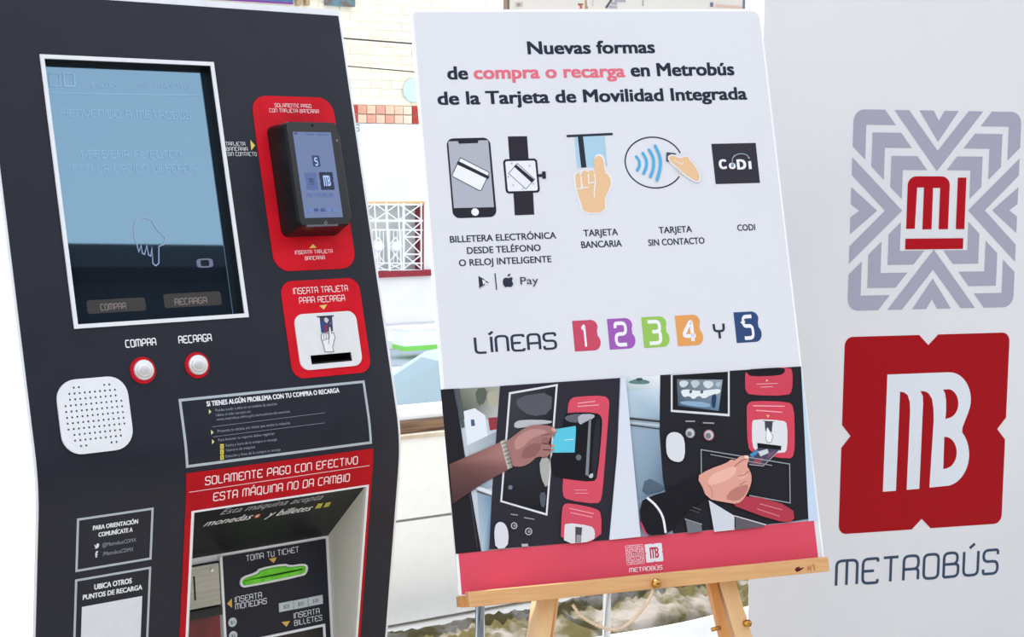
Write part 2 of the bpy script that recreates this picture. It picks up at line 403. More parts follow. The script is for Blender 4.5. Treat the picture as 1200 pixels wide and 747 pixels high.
# ================================================================== TICKET MACHINE
KO = (-0.6747, 2.1589, 1.5 - 0.4875); KW = 0.6199
K = Folded(KO, 0.66229, 0.2644, -0.13198)
base = K.map(KW / 2, 0, 0); kin = -K.u.cross(Vector((0, 0, 1))); kin = Vector((0, 0, 1)).cross(K.u)   # horizontal, into the machine
kiosk = empty('ticket_machine', (base.x + kin.x * .2, base.y + kin.y * .2, 0), 'charcoal and white ticket vending machine with a large touch screen and red card panels', 'ticket machine')
H = 0.738; SB = -(KO[2] - 0.12) / cos(0.13198)
scr = K.rect((44.9, 65.6), (248.4, 72), (291.5, 371.3), (87.7, 386.7))
LW = 0.0062
hole_s = (scr[0] + LW, scr[1] - LW, scr[2] + LW, scr[3] - LW)
nu0, nv1 = K.loc(223.6, 600); nu1 = K.loc(431.5, 567)[0]; nv1 = (nv1 + K.loc(431.5, 567)[1]) / 2
nu0 = (nu0 + K.loc(217, 747)[0]) / 2; nu1 = (nu1 + K.loc(418.5, 747)[0]) / 2; nv0 = nv1 - 0.37
slot = K.rect((362, 417), (411, 413.5), (411, 424), (364, 427.5))
holes = [hole_s, (nu0, nu1, nv0, nv1), slot]
def cell_slab(name, fr, u0, u1, v0, v1, holes, w0, w1, m, parent):
    us = sorted({u0, u1} | {h[i] for h in holes for i in (0, 1)}); vs = {v0, v1} | {h[i] for h in holes for i in (2, 3)}
    vs |= {fr.T * i / 5 for i in range(-5, 6)}; vs = sorted(vs)
    bm = bmesh.new(); G = {}
    def V(i, j, w):
        k = (i, j, w)
        if k not in G: G[k] = bm.verts.new(fr.map(us[i], vs[j], w))
        return G[k]
    solid = lambda i, j: 0 <= i < len(us) - 1 and 0 <= j < len(vs) - 1 and not any(h[0] - 1e-9 <= us[i] and us[i + 1] <= h[1] + 1e-9 and h[2] - 1e-9 <= vs[j] and vs[j + 1] <= h[3] + 1e-9 for h in holes)
    for i in range(len(us) - 1):
        for j in range(len(vs) - 1):
            if not solid(i, j): continue
            bm.faces.new((V(i, j, w1), V(i + 1, j, w1), V(i + 1, j + 1, w1), V(i, j + 1, w1)))
            bm.faces.new((V(i, j, w0), V(i, j + 1, w0), V(i + 1, j + 1, w0), V(i + 1, j, w0)))
            for (a, b, p, q) in ((i - 1, j, (i, j), (i, j + 1)), (i + 1, j, (i + 1, j), (i + 1, j + 1)), (i, j - 1, (i, j), (i + 1, j)), (i, j + 1, (i, j + 1), (i + 1, j + 1))):
                if not solid(a, b): bm.faces.new((V(*p, w0), V(*q, w0), V(*q, w1), V(*p, w1)))
    return from_bm(name, bm, m, parent)
panel = cell_slab('front_panel', K, 0.0, KW, SB, H, holes, -.004, .0006, NAVY, kiosk)
# white casing: sides, top, back, and a lip that frames the dark front
eL, eT = 0.0045, 0.011
def casing():
    bm = bmesh.new(); ss = [SB - .005] + [K.T * i / 5 for i in range(-5, 6)] + [H + eT]
    D = kin * 0.43
    def bk(P): q = K.map(0, 0, 0); return P + kin * (0.43 - (P - q).dot(kin))
    R = {}
    for side, u in (('l', -eL), ('r', KW + eL)):
        R[side] = ([bm.verts.new(K.map(u, s, 0.0)) for s in ss], [bm.verts.new(bk(K.map(u, s, 0.0))) for s in ss])
    n = len(ss)
    for side in 'lr':
        f, b = R[side]
        for i in range(n - 1): bm.faces.new((f[i], f[i + 1], b[i + 1], b[i]))
    for i in range(n - 1): bm.faces.new((R['l'][1][i], R['l'][1][i + 1], R['r'][1][i + 1], R['r'][1][i]))
    for j in (0, n - 1): bm.faces.new((R['l'][0][j], R['l'][1][j], R['r'][1][j], R['r'][0][j]))
    # lip
    I = {'l': [bm.verts.new(K.map(0.0, min(s, H), 0.0)) for s in ss], 'r': [bm.verts.new(K.map(KW, min(s, H), 0.0)) for s in ss]}
    for side in 'lr':
        for i in range(n - 1): bm.faces.new((R[side][0][i], R[side][0][i + 1], I[side][i + 1], I[side][i]))
    bm.faces.new((R['l'][0][-1], R['r'][0][-1], I['r'][-1], I['l'][-1]))
    return from_bm('casing', bm, WHITEC, kiosk)
cas = casing()
pl = box('plinth', Vector(base) + kin * .24 - Vector((0, 0, base.z - .06)), KW - .02, .34, .12, BLACKM, kiosk, K.u, kin, Vector((0, 0, 1)))

# --- main screen
ring('screen_frame', K, rr(scr[0], scr[1], scr[2], scr[3], 0), rr(*hole_s, 0), .0006, .0032, WHITEC, kiosk)
GD = -0.0175
def well(name, fr, h, w0, w1, m, parent, th=.003):       # four walls of a recess
    bm = bmesh.new(); c = [(h[0], h[2]), (h[1], h[2]), (h[1], h[3]), (h[0], h[3])]; o = [(h[0] - th, h[2] - th), (h[1] + th, h[2] - th), (h[1] + th, h[3] + th), (h[0] - th, h[3] + th)]
    A, B, C_, D_ = [[bm.verts.new(fr.map(p[0], p[1], w)) for p in q] for q, w in ((c, w1), (c, w0), (o, w1), (o, w0))]
    for i in range(4):
        j = (i + 1) % 4
        bm.faces.new((A[i], A[j], B[j], B[i])); bm.faces.new((C_[i], C_[j], D_[j], D_[i])); bm.faces.new((A[i], A[j], C_[j], C_[i])); bm.faces.new((B[i], B[j], D_[j], D_[i]))
    return from_bm(name, bm, m, parent)
well('screen_recess', K, hole_s, GD, .0005, BLACKM, kiosk)
GLASS = bpy.data.materials.new('display_glass'); GLASS.use_nodes = True
gb = GLASS.node_tree.nodes['Principled BSDF']; gb.inputs['Base Color'].default_value = (.012, .016, .024, 1); gb.inputs['Roughness'].default_value = .035
gb.inputs['IOR'].default_value = 3.5; gb.inputs['Specular Tint'].default_value = (.46, .76, 1.0, 1)
nz = GLASS.node_tree.nodes.new('ShaderNodeTexNoise'); nz.inputs['Scale'].default_value = 6; mr = GLASS.node_tree.nodes.new('ShaderNodeMapRange')
mr.inputs['To Min'].default_value = .012; mr.inputs['To Max'].default_value = .022
GLASS.node_tree.links.new(nz.outputs[0], mr.inputs[0]); GLASS.node_tree.links.new(mr.outputs[0], gb.inputs['Roughness'])
disp = fbox('display', K.A, hole_s[0] - .002, hole_s[1] + .002, hole_s[2] - .002, hole_s[3] + .002, GD - .012, GD, GLASS, kiosk)
a = Art(K, GD + .0004)
DC = (112, 142, 172)
words_on(K, GD + .0004, disp, 'screen_lettering', [('BIENVENIDO A METROBUS', (70, 138), (224, 139), 9, DC), ('PRESIONA EL BOTON', (96, 186), (212, 185), 9, DC), ('CON LA OPCION DESEADA', (86, 203), (229, 201), 9, DC), ('INICIO', (107, 103), (137, 103), 5, DC), ('MIS TARJETAS', (162, 103), (222, 104), 5, DC)], SCREENINK, st=.12)
a.line([(55, 109), (234, 112)], .0016, DC)
a.line([(57, 86), (69, 86), (71, 101), (59, 101)], .002, DC, closed=True); a.line([(74, 86), (86, 86), (88, 101), (76, 101)], .003, DC, closed=True)
Z3 = lambda P: [(x / 2.988, 200 + y / 2.988) for x, y in P]
a.line(Z3([(470, 230), (468, 200), (478, 172), (505, 166), (530, 172), (548, 205), (578, 235), (575, 258), (556, 266), (556, 325), (545, 334), (535, 325), (532, 268), (528, 300), (520, 296), (514, 262), (506, 294), (498, 290), (494, 262), (486, 285), (480, 262)]), .0016, (120, 135, 165), closed=True)
a.text('0%', (231, 314), (250, 312), 9, (88, 88, 108), st=.2)
a.build_each('screen_graphic', disp, SCREENINK)
a = Art(K, GD + .0004)
for q, t, A_, B_ in (([(101, 352.5), (170, 348.5), (171, 364), (102.5, 368.5)], 'COMPRA', (118, 364), (148, 362)), ([(191, 345.5), (258, 341), (260, 357), (193, 362)], 'RECARGA', (205, 358), (243, 355))):
    a = Art(K, GD + .0004); r = K.rect(*q, GD); a.poly(rr(*r, .004), (46, 44, 44), px=False); a.text(t, A_, B_, 7, (104, 96, 92), st=.16); a.build('screen_button', disp, SCREENINK)

# --- push buttons
SATIN = mat('satin_steel', (226, 224, 224), .38, metal=.55, var=.05)
for i, ((x, y), t, tl, tr) in enumerate((((168.3, 434), 'COMPRA', (147.3, 407.5), (183.5, 404.5)), ((232, 428), 'RECARGA', (209.5, 403), (248.5, 399.5)))):
    c = K.loc(x, y, .004)
    b = disc('push_button', K, c, .0158, .0006, .0085, SATIN, kiosk, dome=-.0012); tag(b, 'round chrome button under the word ' + t)
    disc('button_cap', K, c, .0105, .0066, .0092, SATIN, b, dome=.0006)
    ring('red_ring', K, circ(c, .0205, 32), circ(c, .0157, 32), .0006, .0022, RED, b)
    a = Art(K, .001); a.text(t, tl, tr, 8.2, (238, 238, 240), st=.17); a.build('button_lettering', b)

# --- loudspeaker grille
r = K.rect((76, 447), (138, 445), (146, 524), (80, 533))
g0 = K.loc(76.6, 476.4, .002); g1 = K.loc(141.9, 469.6, .002); g2 = K.loc(79.8, 503.9, .002)
pu = (g1[0] - g0[0]) / 11; pv = (g0[1] - g2[1]) / 4
cg = ((g0[0] + g1[0]) / 2, g0[1] - pv * 2)
rowcols = {0: (2, 3, 8, 9), 1: range(1, 11), 2: range(1, 11), 8: range(1, 11), 9: range(1, 11), 10: (2, 3, 8, 9)}
for j in range(3, 8): rowcols[j] = range(12)
HL = [(g0[0] + pu * i, g0[1] - pv * (j - 3)) for j in rowcols for i in rowcols[j]]
hu, hv = pu * 7.0, pv * 6.4
spk = slab('speaker_grille', K, [rr(cg[0] - hu, cg[0] + hu, cg[1] - hv, cg[1] + hv, .03)] + [circ(h, .0017, 8) for h in HL], .0006, .0035, WHITEC, kiosk)
slab('speaker_backing', K, [rr(cg[0] - hu + .004, cg[0] + hu - .004, cg[1] - hv + .004, cg[1] + hv - .004, .028)], .0006, .0009, BLACKM, spk)
# --- red plates
def plate(name, q, rad, w1, m, parent, hole=None, fr=K):
    r = fr.rect(*q, w1); L = [rr(*r, rad)] + ([rr(*hole, 0)] if hole else [])
    return slab(name, fr, L, .0006, w1, m, parent), r
pr, r1 = plate('red_card_panel', [(295, 112.5), (391, 114), (416, 315), (321, 318)], .028, .0018, RED, kiosk)
WT = (248, 225, 228); YL = (236, 205, 110)
words_on(K, .0021, pr, 'panel_lettering', [('SOLAMENTE PAGO', (322, 125.5), (365, 126.5), 4.2, WT), ('CON TARJETA BANCARIA', (316, 131.5), (374, 132.8), 4.2, WT), ('INSERTA TARJETA', (346, 298.3), (390, 296.5), 4.2, WT), ('BANCARIA', (357.5, 305), (381, 304), 4.2, WT)], st=.13)
a = Art(K, .0021)
a.poly([(362.5, 291), (366.8, 286), (371, 290.5)], YL)
a.build('arrow_mark', pr)
a = Art(K, .001)
words_on(K, .001, kiosk, 'contactless_lettering', [('TARJETA', (264.8, 171.2), (287.5, 170.3), 4.2, (230, 230, 234)), ('BANCARIA', (265.4, 177.3), (290.5, 176.3), 4.2, (230, 230, 234)), ('SIN CONTACTO', (267, 183.5), (301, 182), 4.2, (230, 230, 234))], st=.13)
a.poly([(293.3, 164), (299, 170.5), (294.5, 176.5)], YL); a.build('arrow_mark', kiosk)
p2, r2 = plate('red_recharge_panel', [(329, 329.5), (421, 326), (435, 437), (342, 444)], .022, .0018, RED, kiosk, hole=slot)
words_on(K, .0021, p2, 'panel_lettering', [('INSERTA TARJETA', (344, 345.3), (408, 341), 7, WT), ('PARA RECARGA', (351, 356.3), (404.5, 352.3), 7, WT)], st=.125)
a = Art(K, .0021)
a.poly([(374, 358.5), (383.5, 357), (379.5, 363)], YL); a.build('arrow_mark', p2)
p3, r3 = plate('white_card_plate', [(344.5, 369), (417.5, 364), (424.5, 429), (353, 434)], .016, .0042, mat('white_plastic', (228, 230, 232), .35, var=.03), p2, hole=slot)
well('card_slot', K, slot, -.03, .0018, BLACKM, p2)
fbox('slot_back', K.A, slot[0], slot[1], slot[2], slot[3], -.034, -.03, BLACKM, p2)
fbox('slot_lip', K.A, slot[0], slot[1], slot[2], slot[2] + .003, -.03, .002, BLACK, p2)
a = Art(K, .0044); Z = lambda P: [(360 + x / 9.333, 360 + y / 9.333) for x, y in P]
a.poly(Z([(135, 105), (272, 98), (282, 262), (155, 282)]), (70, 66, 96))
a.poly(Z([(140, 165), (188, 162), (195, 272), (153, 276)]), (56, 76, 134)); a.poly(Z([(190, 200), (222, 195), (224, 276), (195, 278)]), (150, 50, 80))
a.poly(Z([(182, 130), (205, 112), (238, 140), (215, 180), (190, 160)]), (200, 200, 205)); a.poly(Z([(235, 165), (262, 160), (268, 190), (240, 200)]), (90, 95, 130))
a.line(Z([(105, 108), (290, 97)]), .0018, (40, 42, 50))
a.poly(Z([(158, 290), (178, 282), (182, 300), (200, 280), (208, 292), (232, 300), (234, 225), (244, 216), (254, 226), (262, 282), (285, 280), (303, 330), (286, 370), (280, 440), (285, 490), (195, 492), (180, 440), (163, 372), (155, 350)]), (236, 237, 238))
LN = (70, 72, 80)
a.line(Z([(234, 405), (240, 300), (234, 225), (244, 216), (254, 226), (264, 290), (285, 280), (303, 335), (290, 375), (275, 440), (287, 490), (193, 492), (180, 430), (163, 372), (152, 345), (158, 290), (176, 282), (182, 360), (170, 372)]), .0009, LN)
a.line(Z([(182, 290), (198, 278), (208, 350), (190, 366)]), .0009, LN); a.line(Z([(208, 292), (228, 285), (234, 345), (214, 348)]), .0009, LN)
a.build('hand_pictogram', p3)

# --- card reader: a deep housing with its own small display
w1 = .047
cr = empty('card_reader', (0, 0, 0), None, None); cr.parent = kiosk
q0 = K.rect((312, 147), (395, 141.5), (412, 262), (330, 272)); f0 = K.rect((333, 143), (394.5, 141), (413, 262.5), (352.5, 267), w1)
b0 = (K.loc(311.5, 200)[0] + 0.000, f0[1] + .002, f0[2] - .006, f0[3] + .005)
b0 = (K.rect((311, 147), (395, 141), (412, 262), (329, 275))[0], f0[1] + .002, f0[2] - .008, f0[3] + .003)
def frustum(name, fr, a_, b_, ra, rb, w0, w1, m, parent, mid=None):
    bm = bmesh.new(); L = [(rr(*a_, ra), w0)] + ([(rr(*mid[0], mid[1]), mid[2])] if mid else []) + [(rr(*b_, rb), w1)]
    R = [[bm.verts.new(fr.map(p[0], p[1], w)) for p in P] for P, w in L]; n = len(R[0])
    for A_, B_ in zip(R, R[1:]):
        for k in range(n): bm.faces.new((A_[k], A_[(k + 1) % n], B_[(k + 1) % n], B_[k]))
    bm.faces.new(R[0]); bm.faces.new(R[-1]); return from_bm(name, bm, m, parent)
ins = lambda b, d: (b[0] + d, b[1] - d, b[2] + d, b[3] - d)
frustum('reader_housing', K, b0, ins(f0, .002), .012, .008, .0006, w1, BLACK, cr, mid=(f0, .010, w1 - .006))
fbox('swipe_rail', K.A, f0[1] - .002, f0[1] + .009, f0[2] + .014, f0[3] - .02, .018, w1 - .012, BLACK, cr, bev=.002)
fd = K.rect((342.3, 154.3), (387, 155.6), (402.2, 254.6), (357.5, 256), w1)
rd = slab('reader_display', K, [rr(*fd, .001)], w1, w1 + .0006, mat('reader_display_glass', (40, 52, 84), .08, spec=.9, emit=(84, 112, 168), es=.34, var=.05, scale=5), cr)  # blue sky reflection put into the glass colour and its glow
a = Art(K, w1 + .0009); Z = lambda P: [(300 + x / 3.738, 100 + y / 3.738) for x, y in P]
DK = (38, 52, 84); LB = (140, 160, 200)
L = Z([(243, 308), (275, 308), (283, 357), (250, 358)]); r = K.rect(*L, w1); a.poly(rr(*r, .0018), DK, px=False)
a.text('5', Z([(256, 350)])[0], Z([(273, 349)])[0], 8, LB, st=.22); a.build('display_number', rd, SCREENINK); a = Art(K, w1 + .0009)
L = Z([(274, 382), (333, 380), (344, 458), (285, 460)]); r = K.rect(*L, w1); mb_logo(a, r, (26, 34, 58), LB); a.build('display_emblem', rd, SCREENINK); a = Art(K, w1 + .0009)
L = Z([(212, 385), (262, 382), (272, 458), (222, 460)]); r = K.rect(*L, w1)
mi_logo(a, r, (62, 80, 124), DK); a.build('display_emblem', rd, SCREENINK); a = Art(K, w1 + .0009)
a.text('METROBUS', Z([(222, 492)])[0], Z([(340, 486)])[0], 4.2, (70, 88, 132), st=.16)
for x in (228, 255, 283, 306, 335): L = Z([(x, 540), (x + 17, 539), (x + 19, 553), (x + 2, 554)]); a.poly(L, (50, 66, 104) if x in (255, 283) else (84, 102, 150))
a.poly(Z([(168, 208), (180, 208), (181, 214), (169, 214)]), DK); a.poly(Z([(222, 211), (255, 211), (256, 216), (223, 216)]), (70, 90, 135)); a.poly(Z([(270, 212), (318, 212), (319, 217), (271, 217)]), (70, 90, 135))
a.build_each('display_mark', rd, SCREENINK)
a = Art(K, w1 + .0004)
a.line(Z([(303, 598), (300, 606), (306, 612), (311, 604), (305, 592)]), .0007, (170, 172, 178)); a.poly(circ(K.loc(366, 147, w1), .0022, 14), (8, 8, 10), px=False)
a.line(Z([(348, 244), (356, 238), (356, 250)]), .0009, (150, 152, 160)); a.build_each('reader_mark', cr)
L = K.rect((358, 267.5), (394.5, 265.5), (395.5, 268), (359, 270.5), w1 - .004)
fbox('status_bar', K.A, L[0], L[1], f0[2] - .0005, f0[2] + .0022, w1 - .004, w1 + .0004, mat('grey_plastic', (92, 96, 106), .4), cr)

# --- framed notices
def frame_rect(name, q, th, parent, w=.0010, col=(176, 186, 194)):
    r = K.rect(*q, w); return slab(name, K, [rr(*r, 0), rr(r[0] + th, r[1] - th, r[2] + th, r[3] - th, 0)], .0006, w, mat('grey_vinyl_line', col, .45, var=.03), parent), r
nf, nr = frame_rect('notice_frame', [(210.7, 468.7), (428.2, 445), (436.6, 520.5), (218.2, 549.9)], .0042, kiosk)
a = Art(K, .0010); Z = lambda x, y: (230 + x / 6.793, 440 + y / 6.793); G1 = (214, 218, 224); G2 = (150, 158, 170)
words_on(K, .0010, nf, 'notice_lettering', [('SI TIENES ALGÚN PROBLEMA CON TU COMPRA O RECARGA', (242.5, 477), (398, 459.6), 5.6, (236, 238, 242), .05)])
for t, A_, B_, h in (('Puedes acudir a ellos en un módulo de atención', (155, 290), (645, 237), 3.2), ('Ubica el más cercano en', (158, 327), (432, 299), 3.2), ('www.metrobus.cdmx.gob.mx/modulos-de-atencion', (162, 366), (745, 294), 3.0),
                     ('Presenta tu tarjeta y/o ticket que emite la máquina', (172, 456), (748, 389), 3.2), ('Para levantar tu reporte debes registrar:', (178, 527), (628, 472), 3.2),
                     ('Fecha y hora de la compra o recarga', (240, 570), (645, 520), 3.2), ('Número de máquina', (244, 608), (474, 582), 3.2), ('Estación y línea de la compra o recarga', (244, 660), (680, 598), 3.2)):
    words_on(K, .0010, nf, 'notice_lettering', [(t, Z(*A_), Z(*B_), h, G2)])
for (x, y) in ((100, 290), (117, 455), (125, 530)): a.poly([Z(x, y - 20), Z(x + 20, y), Z(x + 2, y + 20)], (226, 214, 160))
for k, (x, y) in enumerate(((205, 568), (207, 612), (210, 656))):
    a.poly([Z(x - 14, y - 19), Z(x + 15, y - 21), Z(x + 17, y + 17), Z(x - 12, y + 20)], (212, 200, 90)); a.text(str(k + 1), Z(x - 4, y + 10), Z(x + 5, y + 9), 2.6, (60, 60, 40), st=.2)
a.line([Z(125, 412), Z(1020, 300)], .0008, (130, 138, 150)); a.line([Z(130, 492), Z(1020, 380)], .0008, (130, 138, 150))
a.build_each('notice_mark', nf)
cf, c_ = frame_rect('contact_frame', [(90.2, 608.4), (180, 595), (177.8, 656), (88.4, 671)], .0034, kiosk)
a = Art(K, .0010); Z = lambda x, y: (50 + x / 4.475, 580 + y / 4.475)
words_on(K, .0010, cf, 'contact_lettering', [('PARA ORIENTACIÓN', Z(263, 186), Z(500, 152), 5.0, (232, 236, 240), .05), ('COMUNÍCATE A', Z(292, 221), Z(472, 195), 5.0, (232, 236, 240), .05), ('@MetrobusCDMX', Z(313, 275), Z(490, 246), 4.4, G2), ('/MetrobusCDMX', Z(315, 321), Z(476, 296), 4.4, G2)])
a.poly([Z(*p) for p in ((271, 262), (280, 268), (284, 258), (291, 255), (297, 262), (293, 276), (283, 284), (272, 282), (279, 277), (272, 271))], (222, 226, 232))
a.line([Z(290, 302), (Z(284, 300)), Z(280, 306), Z(281, 330)], .0022, (222, 226, 232)); a.line([Z(275, 316), Z(288, 314)], .0020, (222, 226, 232))
a.build_each('contact_mark', cf)
cb = (c_[0], c_[1], 0, (K.loc(88, 679.4)[1] + K.loc(177.8, 664)[1]) / 2); cb = (cb[0], cb[1], cb[3] - .155, cb[3])
rf = slab('points_frame', K, [rr(*cb, 0), rr(cb[0] + .0034, cb[1] - .0034, cb[2] + .0034, cb[3] - .0034, 0)], .0006, .0010, MATS['grey_vinyl_line'], kiosk)
words_on(K, .0010, rf, 'points_lettering', [('UBICA OTROS', Z(270, 498), Z(467, 465), 6.0, (232, 236, 240), .05), ('PUNTOS DE RECARGA', Z(210, 552), Z(522, 498), 5.6, (232, 236, 240), .05)])
u0, v1 = K.loc(95.8, 711.4); u1 = K.loc(166.4, 699)[0]; v1 = (v1 + K.loc(166.4, 698.9)[1]) / 2
slab('white_label', K, [rr(u0, u1, v1 - (u1 - u0), v1, 0)], .0006, .0009, mat('white_vinyl', (222, 226, 232), .5, var=.03), rf)

# --- cash bay: red surround, recess, ceiling plate, coin unit, ticket chute
hd = (K.loc(218.5, 562)[0], K.loc(436.8, 540)[0], nv0 - .02, (K.loc(218.2, 554.7)[1] + K.loc(437.3, 526.7)[1]) / 2)
rs = slab('cash_surround', K, [rr(*hd, 0), rr(nu0, nu1, nv0, nv1, 0)], .0006, .0016, REDD, kiosk)
a = Art(K, .0019); Z = lambda x, y: (200 + x / 4.396, 430 + y / 4.396)
words_on(K, .0019, rs, 'surround_lettering', [('SOLAMENTE PAGO CON EFECTIVO', Z(178, 612), Z(965, 500), 9.0, (250, 222, 224)), ('ESTA MÁQUINA NO DA CAMBIO', Z(218, 694), Z(922, 588), 9.0, (250, 222, 224))], st=.135)
a.line([Z(95, 648), Z(1025, 510)], .0012, (240, 190, 195)); a.build('white_rule', rs)
ring('bay_frame', K, rr(nu0, nu1, nv0, nv1, 0), rr(nu0 + .004, nu1 - .004, nv0 + .004, nv1 - .003, 0), .0006, .0024, WHITEC, kiosk)
# back plane of the bay
def hit3(x, y, O, a_, b_):
    n = a_.cross(b_); d = ray(x, y); P = CAM + d * ((O - CAM).dot(n) / d.dot(n)) - O; return P
uu = nu1 - .004; Or = K.map(uu, 0, 0); e1 = K.B.v; e2 = K.B.n
def side(x, y): P = hit3(x, y, Or, e1, e2); return P.dot(e1), P.dot(e2)
sA = side(385.5, 627.8); sB = side(391.5, 745)
dv = (sA[0] - sB[0]); dw = (sA[1] - sB[1]); nb = (e1 * dv + e2 * dw).normalized()
N = Plane(Or - K.u * uu + e1 * sA[0] + e2 * sA[1], K.u, nb)     # v = 0 at the top of the back wall
NB = -.30; N.ink = VINYL
BAYM = mat('bay_grey_metal', (206, 204, 193), .45, metal=.1, var=.08, scale=6)
lf = nu0 + .004; hb = K.map(0, nv0 + .004, 0)
def quad_slab(name, P, th, m, parent):     # thin plate through four corners
    a_, b_, c_, d_ = [Vector(p) for p in P]; n = (b_ - a_).cross(d_ - a_).normalized() * th
    return pydata(name, [a_, b_, c_, d_, a_ + n, b_ + n, c_ + n, d_ + n], [(0, 1, 2, 3), (7, 6, 5, 4), (0, 4, 5, 1), (1, 5, 6, 2), (2, 6, 7, 3), (3, 7, 4, 0)], m, parent)
top_f = nv1 - .003
quad_slab('bay_side_wall', [K.map(uu, top_f, 0), N.map(uu, .0, 0), N.map(uu, NB, 0), K.map(uu, nv0 + .004, 0)], .002, BAYM, kiosk)
quad_slab('bay_side_wall', [K.map(lf, top_f, 0), K.map(lf, nv0 + .004, 0), N.map(lf, NB, 0), N.map(lf, .0, 0)], .002, BAYM, kiosk)
ceil = quad_slab('ceiling_plate', [K.map(lf, top_f, 0), N.map(lf, .0, .0), N.map(uu, .0, .0), K.map(uu, top_f, 0)], -.002, mat('satin_black', (20, 21, 25), .4, spec=.35), kiosk)
quad_slab('bay_floor', [K.map(lf, nv0 + .004, 0), K.map(uu, nv0 + .004, 0), N.map(uu, NB, 0), N.map(lf, NB, 0)], .002, BAYM, kiosk)
back = fbox('bay_back', N, lf, uu, NB, .0, -.004, .0, WHITEC, kiosk)
# lettering on the slanted ceiling
Cv = (K.map(lf, top_f, 0) - N.map(lf, 0, 0)); Cl = Cv.length; CP = Plane(N.map(0, 0, 0), K.u, Cv.normalized()); CP.ink = VINYL
if CP.n.dot(CAM - CP.O) < 0: CP.n = -CP.n
a = Art(CP, .0008); Z = lambda x, y: (200 + x / 3.996, 560 + y / 3.996)
sh = .3
words_on(CP, .0008, ceil, 'ceiling_lettering', [('Esta máquina acepta', Z(232, 171), Z(700, 106), 6.2, (176, 178, 184)), ('monedas', Z(152, 229), Z(368, 196), 6.4, (232, 234, 238), .012), ('y billetes', Z(445, 188), Z(648, 154), 6.4, (232, 234, 238), .012)], shear=sh)
c = CP.loc(*Z(406, 180), .0008); a.poly(circ(c, .0062, 18, .0075), (170, 70, 50), px=False); a.poly(circ(c, .0035, 16, .0045), (210, 200, 180), px=False)
a.poly([Z(690, 122), Z(715, 118), Z(702, 142), Z(674, 146)], (190, 180, 80)); a.poly([Z(728, 117), Z(752, 113), Z(740, 135), Z(714, 140)], (190, 180, 80))
a.build_each('payment_mark', ceil)
# navy instruction plate
Z = lambda x, y: (200 + x / 3.996, 560 + y / 3.996)
n0 = (N.loc(258.8, 655)[0] + N.loc(262.3, 747)[0]) / 2; n1 = (N.loc(381.5, 634)[0] + N.loc(383, 680)[0]) / 2
ntop = (N.loc(258.8, 654)[1] + N.loc(381, 632)[1]) / 2 + .001
npl = fbox('instruction_plate', N, n0, n1, NB + .002, ntop, 0, .002, NAVY, kiosk)
fbox('white_divider', N, n0 - .0045, n0, NB + .002, ntop + .002, 0, .008, WHITEC, kiosk)
a = Art(N, .0023); WW = (218, 222, 230)
words_on(N, .0023, npl, 'plate_lettering', [('TOMA TU TICKET', Z(355, 390), Z(600, 350), 6.4, WW), ('INSERTA', Z(301, 586), Z(428, 562), 6.4, WW), ('MONEDAS', Z(303, 617), Z(451, 591), 6.4, WW), ('INSERTA', Z(577, 660), Z(698, 637), 6.2, WW), ('BILLETES', Z(579, 694), Z(710, 668), 6.2, WW)], st=.13)
for T_ in ([Z(459, 381), Z(497, 374), Z(483, 401)], [Z(286, 566), Z(288, 611), Z(264, 592)], [Z(519, 677), Z(559, 672), Z(542, 700)]):
    a = Art(N, .0023); a.poly(T_, (214, 178, 90)); a.build('arrow_mark', npl)
for k, (x0, x1, y0, t) in enumerate(((506, 573, 590, '$20'), (575, 641, 577, '$50'), (643, 711, 563, '$100'))):
    r = N.rect(Z(x0, y0), Z(x1, y0 - 14), Z(x1 + 1, y0 + 27), Z(x0 + 2, y0 + 42), .0022)
    s = fbox('banknote_label', N, *r, .002, .003, mat('pale_label', (190, 200, 206), .5), npl)
    a = Art(N, .0032); cu = (r[0] + r[1]) / 2; cv = (r[2] + r[3]) / 2; a.text(t, (cu - .0055, cv - .003), (cu + .0055, cv - .003), .006, (40, 46, 56), px=False); a.build('label_lettering', s)
for (x, y, t) in ((289, 678, '$1'), (292, 741, '$2')):
    c = N.loc(*Z(x, y), .0022); s = slab('coin_label', N, [circ(c, .0077, 24)], .002, .003, MATS['pale_label'], npl)
    a = Art(N, .0032); a.text(t, (c[0] - .0035, c[1] - .0025), (c[0] + .0035, c[1] - .0025), .005, (40, 46, 56), px=False); a.build('label_lettering', s)
# ticket chute
chp = [(322, 490), (335, 464), (400, 444), (415, 424), (535, 402), (560, 412), (625, 402), (643, 415), (638, 446), (620, 462), (350, 516), (330, 512)]
inp = [(332, 490), (342, 472), (405, 453), (420, 432), (530, 412), (556, 421), (622, 411), (634, 420), (629, 440), (614, 452), (352, 505), (338, 503)]
uvl = lambda P, w: [N.loc(*Z(*p), w) for p in P]
tc_ = slab('ticket_chute', N, [smooth_loop(uvl(chp, .004), 1), smooth_loop(uvl(inp, .004), 1)], .002, .005, WHITEC, kiosk); tag(tc_, 'ticket outlet outlined in white with a bright green mouth')
GRN = mat('green_plastic', (96, 190, 40), .35, spec=.5, var=.25, scale=60, emit=(90, 190, 30), es=.12)  # plastic given a faint green glow of its own, no lamp behind it
slab('green_mouth', N, [smooth_loop(uvl(inp, .004), 1)], .002, .0026, GRN, tc_)
lo = [(345, 498), (350, 482), (430, 470), (560, 446), (620, 430), (628, 440), (612, 450), (500, 474), (352, 503)]
slab('green_lip', N, [smooth_loop(uvl(lo, .006), 1)], .0026, .009, GRN, tc_)
upq = [(345, 475), (410, 458), (423, 436), (530, 416), (553, 424), (618, 415), (622, 424), (540, 440), (430, 462), (350, 480)]
slab('green_hood', N, [smooth_loop(uvl(upq, .006), 1)], .0026, .0075, GRN, tc_)
